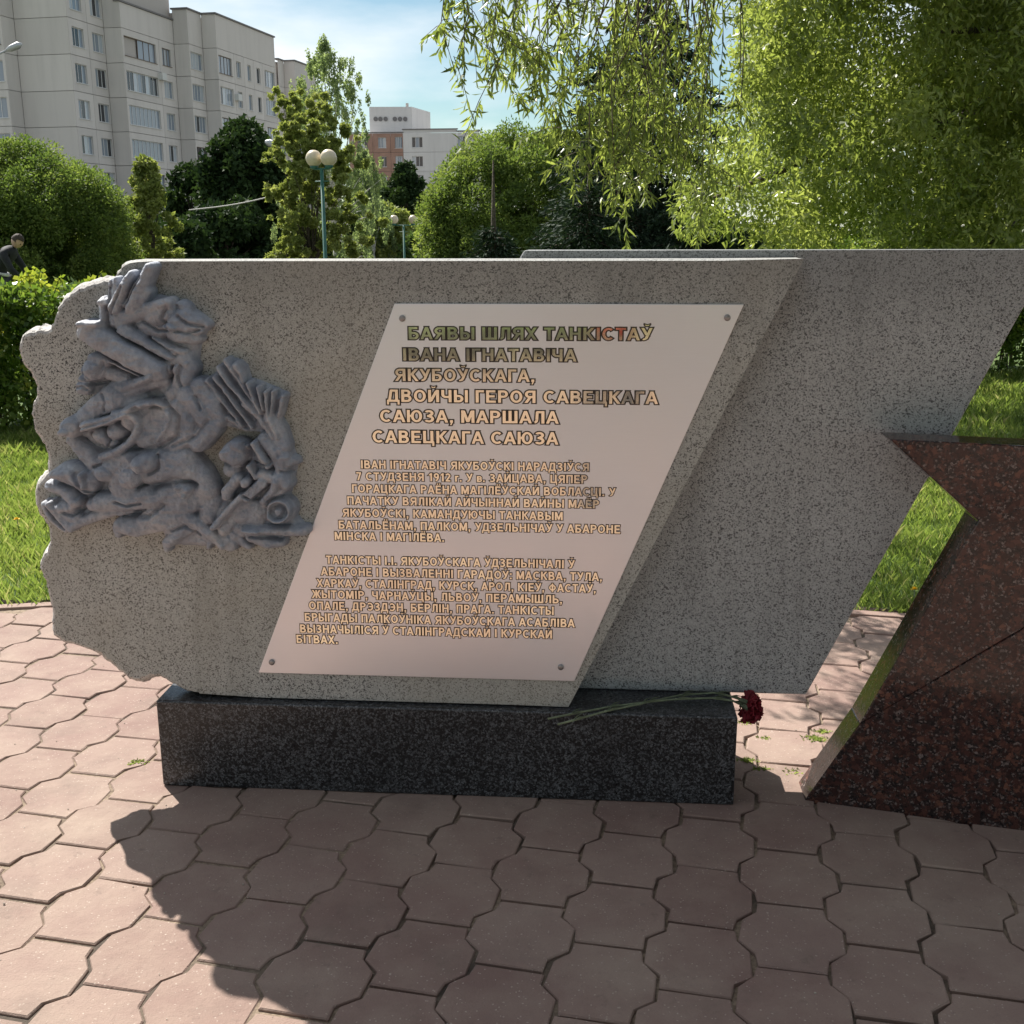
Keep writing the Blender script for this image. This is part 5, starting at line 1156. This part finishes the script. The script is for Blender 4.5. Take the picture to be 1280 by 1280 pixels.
# dandelions
M['dandy'] = plain('dandelion_yellow', (0.80, 0.52, 0.01), 0.7, var=.15, scale=200); M['stem'] = plain('green_stem', (0.17, 0.20, 0.12), 0.6, var=.25, scale=60)
def dandelion(px, py, label, h=.09, seed=0):
    rg = R_(seed); r = ray(px, py); t = (h - CAMH) / r.z; p = Vector((0, 0, CAMH)) + r * t
    root = empty('dandelion', (p.x, p.y, -.03)); tag(root, label, 'flower', 'dandelions in the lawn')
    mb = MB(); mb.tube([(0, 0, 0), (.004, 0, (h + .03) * .5), (0, 0, h + .02)], .0022, 6); mb.build('stem', M['stem'], root, True)
    mb = MB(); z = h + .024
    for k in range(44):
        a = rg.random() * 6.28; el = rg.uniform(.05, 1.2); d = Vector((math.cos(a) * math.cos(el), math.sin(a) * math.cos(el), math.sin(el) * .7)); s_ = d.cross(Vector((0, 0, 1))).normalized() * .0022; L_ = .017
        mb.add([Vector((0, 0, z)) - s_, Vector((0, 0, z)) + s_, Vector((0, 0, z)) + d * L_ + s_ * 1.3, Vector((0, 0, z)) + d * L_ - s_ * 1.3], [(0, 1, 2, 3)])
    mb.build('flower_head', M['dandy'], root)
dandelion(1143, 735, 'yellow dandelion in the grass seen through the gap beside the star', .08, 1)
dandelion(21, 648, 'yellow dandelion on the lawn at the left frame edge', .08, 2)

# ---- carnations on the pedestal
M['petal'] = Mat('dark_red_petals', .7).m
pm_ = Mat('dark_crimson_petals', .65); pm_.color(pm_.ramp(pm_.noise(90, 4), [(.3, (.12, .003, .010)), (.7, (.27, .008, .022))])); M['petal'] = pm_.m
def carnation(pts, face, label, seed):
    rg = R_(seed); root = empty('carnation', pts[0]); tag(root, label, 'flower', 'carnations laid on the black block'); o = Vector(pts[0]); P = [Vector(p) - o for p in pts]
    mb = MB(); mb.tube(P, [.0031] * len(P), 7)
    for k in (1, 2, 3, 4):
        if k < len(P) - 1: mb.ball(P[k], .0042, 8, 5)
    mb.build('stem', M['stem'], root, True)
    for k in range(1, len(P) - 1):
        d = (P[k + 1] - P[k]).normalized(); s_ = Vector((0, 0, 1)).cross(d).normalized() * .0022
        for sg in (1, -1):
            e = P[k] + d * .045 + s_ * sg * 5 + Vector((0, 0, .008)); m_ = MB(); m_.add([P[k] - s_ * .5, P[k] + s_ * .5, P[k].lerp(e, .5) + s_ + Vector((0, 0, .004)), e, P[k].lerp(e, .5) - s_ + Vector((0, 0, .004))], [(0, 1, 2, 3, 4)]); m_.build('leaf', M['stem'], root)
    f = Vector(face).normalized(); b0 = P[-1]; u1 = f.orthogonal().normalized(); u2 = f.cross(u1)
    mb = MB(); mb.tube([b0 - f * .002, b0 + f * .006, b0 + f * .022, b0 + f * .028], [.003, .0065, .0085, .0095], 12); mb.build('calyx', M['stem'], root, True)
    mb = MB(); c = b0 + f * .024
    for k in range(70):
        a = rg.random() * 6.28; sp = rg.uniform(.1, 1.62); rd = u1 * math.cos(a) + u2 * math.sin(a); d = (f * math.cos(sp) + rd * math.sin(sp)).normalized(); L_ = rg.uniform(.030, .045); tv = d.cross(rd if abs(d.dot(rd)) < .95 else f)
        tv = (f.cross(rd)).normalized(); nrm = d.cross(tv).normalized(); n_ = 7; V = []
        for row, (tt_, wd_) in enumerate(((.15, .15), (.6, .62), (.92, 1.0), (1.0, .96))):
            for i in range(n_):
                s__ = (i / (n_ - 1) - .5) * 2; ruff = (.10 * math.sin(i * 2.3 + k) + rg.normal() * .035) * tt_
                V.append(c + d * (L_ * (tt_ - .10 * s__ * s__ * tt_ + (rg.normal() * .05 if row == 3 else 0))) + tv * (s__ * L_ * .5 * wd_) + nrm * (ruff * L_ * 1.3))
        mb.add(V, [(r_ * n_ + i, r_ * n_ + i + 1, (r_ + 1) * n_ + i + 1, (r_ + 1) * n_ + i) for r_ in range(3) for i in range(n_ - 1)])
    mb.build('flower_head', M['petal'], root)
zt_ = PED_H + .004
def top(px, py, z=zt_): return gnd(px, py, z)
carnation([top(685, 898.5, PED_H + .003), top(712, 893), top(760, 884, PED_H + .008), top(808, 877.5, PED_H + .010), top(845, 874, PED_H + .012), top(890, 872.5, PED_H + .012), top(916, 876, PED_H + .004), top(926, 881, PED_H - .008)], (.75, -.25, -.35), 'dark red carnation on the black block whose head hangs over the right end', 3)
carnation([top(697, 905.5, PED_H - .004), top(715, 901, PED_H + .004), top(757, 889, PED_H + .006), top(800, 880, PED_H + .008), top(850, 869, PED_H + .012), top(893, 866, PED_H + .016), top(912, 870, PED_H + .014), top(924, 874, PED_H + .004)], (.8, .1, -.45), 'second carnation beside it, its stem end nearer the viewer and head mostly hidden', 4)

# ================================================================== LAMPS, CABLE, CAR, MAN
M['greenpaint'] = plain('green_painted_steel', (0.03, 0.13, 0.10), 0.5, var=.2); M['globe_glass'] = plain('yellowed_globe', (0.62, 0.53, 0.38), 0.35, var=.1, scale=8); M['galv'] = plain('galvanised_steel', (0.42, 0.43, 0.44), 0.5, .6)
def globe_lamp(px, py, Y, gpx, dirn, r, label):
    p = atY(px, py, Y); gzv = gz(p.x, Y); root = empty('globe_lamp', (p.x, Y, gzv)); tag(root, label, 'street lamp', 'two-globe park lamps'); h = p.z - gzv
    mb = MB(); mb.tube([(0, 0, 0), (0, 0, .5), (0, 0, .52), (0, 0, h)], [.075, .07, .048, .042], 12); mb.build('post', M['greenpaint'], root, True)
    d = Vector((math.cos(dirn), math.sin(dirn), 0)); mb = MB(); mb.tube([d * -gpx, d * gpx], .022, 8); m3 = MB(); m3.tube([d * -.2, d * .2], .012, 6); m3.build('step_bar', M['greenpaint'], root, True).location = (0, 0, h - .3)
    o = mb.build('crossbar', M['greenpaint'], root, True); o.location = (0, 0, h - .02)
    for sg in (-1, 1):
        mb = MB(); c = d * (gpx * sg); mb.lathe(c + Vector((0, 0, 0)), [(.02, -.03), (.09, .0), (.10, .05), (.085, .06)], 14); f = mb.build('lamp_holder', M['greenpaint'], root, True); f.location = (0, 0, h)
        mb = MB(); mb.ball(c + Vector((0, 0, r + .03)), r, 24, 16); g2 = mb.build('lamp_globe', M['globe_glass'], root, True); g2.location = (0, 0, h)
globe_lamp(402, 210, 27.5, .215, math.radians(-28), .192, 'nearer green lamp post with two yellowed globes, left of the birch')
globe_lamp(504.5, 281, 51.0, .42, math.radians(8), .195, 'farther green lamp post with two small globes, left of the middle willow')
def street_light(px, py, Y, px2, py2, label, base_px):
    a = atY(px2, py2, Y); b = atY(px, py, Y); bx_ = atY(base_px, py2, Y); gzv = gz(bx_.x, Y); root = empty('street_lamp', (bx_.x, Y, gzv)); tag(root, label, 'street lamp'); o = Vector((bx_.x, Y, gzv))
    mb = MB(); mb.tube([(0, 0, 0), (0, 0, (a - o).z * .9), (0, 0, (a - o).z * 1.0)], [.10, .07, .05], 10); mb.build('pole', M['galv'], root, True)
    mb = MB(); mb.tube([Vector((0, 0, (a - o).z - .02)), a - o, b - o], .035, 8); mb.build('arm', M['galv'], root, True)
    d = (b - a).normalized(); mb = MB(); c = b - o; mb.tube([c - d * .05, c + d * .12, c + d * .42, c + d * .55], [.05, .11, .12, .04], 12); mb.build('lamp_head', M['galv'], root, True)
street_light(9.5, 62.5, 42, -30, 80, 'grey cobra-head street lamp reaching in at the upper left against the block', -45)
street_light(352, 183.5, 38, 372, 190, 'pale street lamp head poking out left of the yellow-green tree', 384)
M['cable'] = plain('pale_cable', (.40, .40, .36), .6)
mb = MB(); A_ = atY(236, 262.5, 36); B_ = atY(372, 236, 36)
mb.tube([A_.lerp(B_, t / 14) + Vector((0, 0, -.10 * math.sin(math.pi * t / 14))) for t in range(15)], .018, 6); tag(mb.build('overhead_cable', M['cable'], None, True), 'thin pale cable sagging across the dark trees left of the lamp', 'cable')

# man in a dark jacket, bending forward
M['skin'] = plain('skin', (.50, .31, .23), .6, var=.06); M['jacket'] = plain('black_jacket', (.012, .013, .016), .8, var=.3); M['trousers'] = plain('dark_trousers', (.03, .032, .045), .85); M['hair'] = plain('brown_hair', (.045, .03, .022), .8, var=.3, scale=80); M['stripe'] = plain('pale_stripe', (.6, .6, .6), .6); M['redcloth'] = plain('red_cloth', (.4, .03, .03), .7)
def skin_body(name, verts, edges, radii, mat, parent, sub=2):
    me = bpy.data.meshes.new(name); me.from_pydata(verts, edges, []); me.update(); o = bpy.data.objects.new(name, me); COL.objects.link(o)
    sk = o.modifiers.new('skin', 'SKIN'); sk.use_smooth_shade = True; ss = o.modifiers.new('sub', 'SUBSURF'); ss.levels = sub; ss.render_levels = sub
    for i, r in enumerate(radii): o.data.skin_vertices[0].data[i].radius = r if hasattr(r, '__len__') else (r, r); 
    o.data.skin_vertices[0].data[0].use_root = True
    bpy.context.view_layer.update(); m2 = bpy.data.meshes.new_from_object(o.evaluated_get(bpy.context.evaluated_depsgraph_get())); bpy.data.objects.remove(o)
    m2.materials.clear(); m2.materials.append(mat); m2.polygons.foreach_set('use_smooth', [True] * len(m2.polygons)); return link(name, m2, None, parent)
mp_ = atY(22, 302, 19.0)
man = empty('person', (mp_.x - .38, 19.0, -.03), 0); tag(man, 'man in a black jacket with pale waist stripe bending over beyond the left hedge', 'person')
# facing +x, leaning forward
bv = [(0, 0, .93), (.06, 0, 1.12), (.18, 0, 1.27), (.26, 0, 1.36), (.32, 0, 1.42),
      (.20, -.20, 1.31), (.33, -.25, 1.06), (.46, -.16, .88), (.20, .20, 1.31), (.34, .24, 1.06), (.48, .14, .90)]
skin_body('jacket', bv, [(0, 1), (1, 2), (2, 3), (3, 4), (3, 5), (5, 6), (6, 7), (3, 8), (8, 9), (9, 10)], [(.155, .125), (.15, .12), (.17, .13), (.12, .10), (.062, .062), .075, .055, .042, .075, .055, .042], M['jacket'], man)
skin_body('trousers', [(0, 0, .95), (0, -.10, .86), (.05, -.12, .48), (-.03, -.13, .09), (.12, -.13, .05), (0, .10, .86), (.03, .12, .48), (-.06, .13, .09), (.09, .13, .05)], [(0, 1), (1, 2), (2, 3), (3, 4), (0, 5), (5, 6), (6, 7), (7, 8)], [.14, .095, .065, .05, .035, .095, .065, .05, .035], M['trousers'], man)
mb = MB(); mb.tube([(.00, 0, .985), (.015, 0, 1.03)], .17, 20); mb.build('waist_stripe', M['stripe'], man, True)
bm = bmesh.new(); bmesh.ops.create_icosphere(bm, subdivisions=3, radius=1.0)
for v in bm.verts:
    x, y, z = v.co; k = 1 - .18 * max(0, -z) ** 1.5
    v.co = Vector((x * .098 * k, y * .078 * k, z * .120))
    if x > .7 and -.25 < z < .15 and abs(y) < .25: v.co.x += .020 * (1 - abs(y) * 4 * .9)          # nose
    if x > .75 and .12 < z < .35: v.co.x += .004
    if x > .8 and -.55 < z < -.35: v.co.x += .006
    if abs(y) > .9 and abs(z) < .25 and abs(x) < .2: v.co.y *= 1.16
me = bpy.data.meshes.new('head'); bm.to_mesh(me); bm.free(); me.polygons.foreach_set('use_smooth', [True] * len(me.polygons))
head = link('head', me, M['skin'], man); head.location = (.375, 0, 1.50); head.rotation_euler = (0, math.radians(38), math.radians(-14))
bm = bmesh.new(); bmesh.ops.create_icosphere(bm, subdivisions=3, radius=1.0)
for v in list(bm.verts):
    x, y, z = v.co
    if z < -.15 or (x > .35 and z < .42): bm.verts.remove(v)
for v in bm.verts: v.co = Vector((v.co.x * .107 - .003, v.co.y * .087, v.co.z * .130 + .004)) * (1 + rnd.uniform(-.02, .03))
me = bpy.data.meshes.new('hair'); bm.to_mesh(me); bm.free(); hr = link('hair', me, M['hair'], head); sm_ = hr.modifiers.new('thick', 'SOLIDIFY'); sm_.thickness = .008
for sy in (-1, 1):
    mb = MB(); mb.ball((.088, sy * .030, .012), .010, 8, 6); mb.build('eye', M['hair'], head, True)
for yy, s__ in ((-.16, 1), (.14, -1)):
    bvv = [(.56, yy, 1.10), (.60, yy * .93, 1.095), (.635, yy * .9, 1.09)]; ee = [(0, 1), (1, 2)]; rr = [.024, (.020, .028), (.016, .032)]
    for yo, l_ in ((-.027, .058), (-.009, .070), (.009, .066), (.027, .050)):
        b_ = len(bvv); bvv += [(.645, yy * .9 + yo, 1.087), (.645 + l_ * .55, yy * .9 + yo, 1.072), (.645 + l_ * .8, yy * .9 + yo, 1.045)]; ee += [(2, b_), (b_, b_ + 1), (b_ + 1, b_ + 2)]; rr += [.009, .0085, .0075]
    b_ = len(bvv); bvv += [(.605, yy * .93 - .034 * s__, 1.088), (.638, yy * .9 - .050 * s__, 1.070)]; ee += [(1, b_), (b_, b_ + 1)]; rr += [.010, .008]
    hd_ = skin_body('hand', bvv, ee, rr, M['skin'], man, 1); hd_.location = (-.10, 0, -.22)

# unseen trees added behind the camera to block sky light and darken letter reflections
def sky_blocking_tree(x, y, h, rx, seed, label):
    rg = R_(seed); C = []; R = []
    for k in range(80):
        t = rg.random() ** .8; prof = math.sin(math.pi * (t * .86 + .14)) ** .5; a = rg.random() * 6.28; r_ = rx * prof * (.5 + .5 * rg.random()); C.append((x + r_ * math.cos(a), y + r_ * math.sin(a), 2.9 + t * (h - 3.6))); q = rx * rg.uniform(.18, .34); R.append([q, q, q])
    tree('added_leafy_tree', label, 'tree', (x, y, -.03), C, R, 14000, (.36, .28), 'darkleaf', 'bark', .2, group=None, rg=rg)
sky_blocking_tree(-9.0, -5.0, 10.5, 4.4, 92, 'unseen leafy tree on the viewer side, left, added to block sky light'); sky_blocking_tree(-1.0, -18, 12, 4.8, 93, 'tallest unseen leafy tree on the viewer side, added to block sky light'); sky_blocking_tree(4.6, -3.6, 10.0, 4.4, 94, 'unseen leafy tree on the viewer side, right, added to block sky light')

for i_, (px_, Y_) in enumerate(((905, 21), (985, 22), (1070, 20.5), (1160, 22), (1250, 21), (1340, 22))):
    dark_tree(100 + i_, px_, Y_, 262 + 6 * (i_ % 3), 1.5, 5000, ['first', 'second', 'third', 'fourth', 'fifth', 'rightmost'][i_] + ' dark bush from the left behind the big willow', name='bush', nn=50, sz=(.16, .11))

# the photographer, seen only mirrored in the gilded letters
M['redshirt'] = plain('red_shirt', (.42, .03, .03), .85); ph = empty('person', (0.06, -.42, -.0), math.radians(90)); tag(ph, 'photographer in dark jacket over red shirt, mirrored in the upper gold letters', 'person')
skin_body('jacket', [(0, 0, .95), (.01, 0, 1.14), (0, 0, 1.33), (0, 0, 1.42), (0, 0, 1.50), (0, -.20, 1.40), (.08, -.27, 1.16), (.26, -.12, 1.42), (0, .20, 1.40), (.08, .27, 1.16), (.26, .12, 1.42)], [(0, 1), (1, 2), (2, 3), (3, 4), (3, 5), (5, 6), (6, 7), (3, 8), (8, 9), (9, 10)], [(.13, .17), (.12, .16), (.13, .19), (.10, .14), .06, .07, .052, .038, .07, .052, .038], M['jacket'], ph)
skin_body('trousers', [(0, 0, .96), (0, -.10, .86), (.02, -.12, .48), (-.03, -.13, .09), (.12, -.14, .05), (0, .10, .86), (.02, .12, .48), (-.03, .13, .09), (.12, .14, .05)], [(0, 1), (1, 2), (2, 3), (3, 4), (0, 5), (5, 6), (6, 7), (7, 8)], [.14, .095, .065, .05, .035, .095, .065, .05, .035], M['trousers'], ph)
hd2 = head.copy(); COL.objects.link(hd2); hd2.parent = ph; hd2.location = (.02, 0, 1.63); hd2.rotation_euler = (0, 0, 0)
for ch in list(head.children):
    c_ = ch.copy(); COL.objects.link(c_); c_.parent = hd2
mb = MB(); mb.tube([(.13, 0, 1.05), (.145, 0, 1.2), (.14, 0, 1.36)], [.075, .085, .05], 14); mb.build('shirt_front', M['redshirt'], ph, True)
for o_ in [c for c in man.children if c.name.startswith('hand')]:
    c_ = o_.copy(); COL.objects.link(c_); c_.parent = ph; c_.location = (-.32, 0, .33)
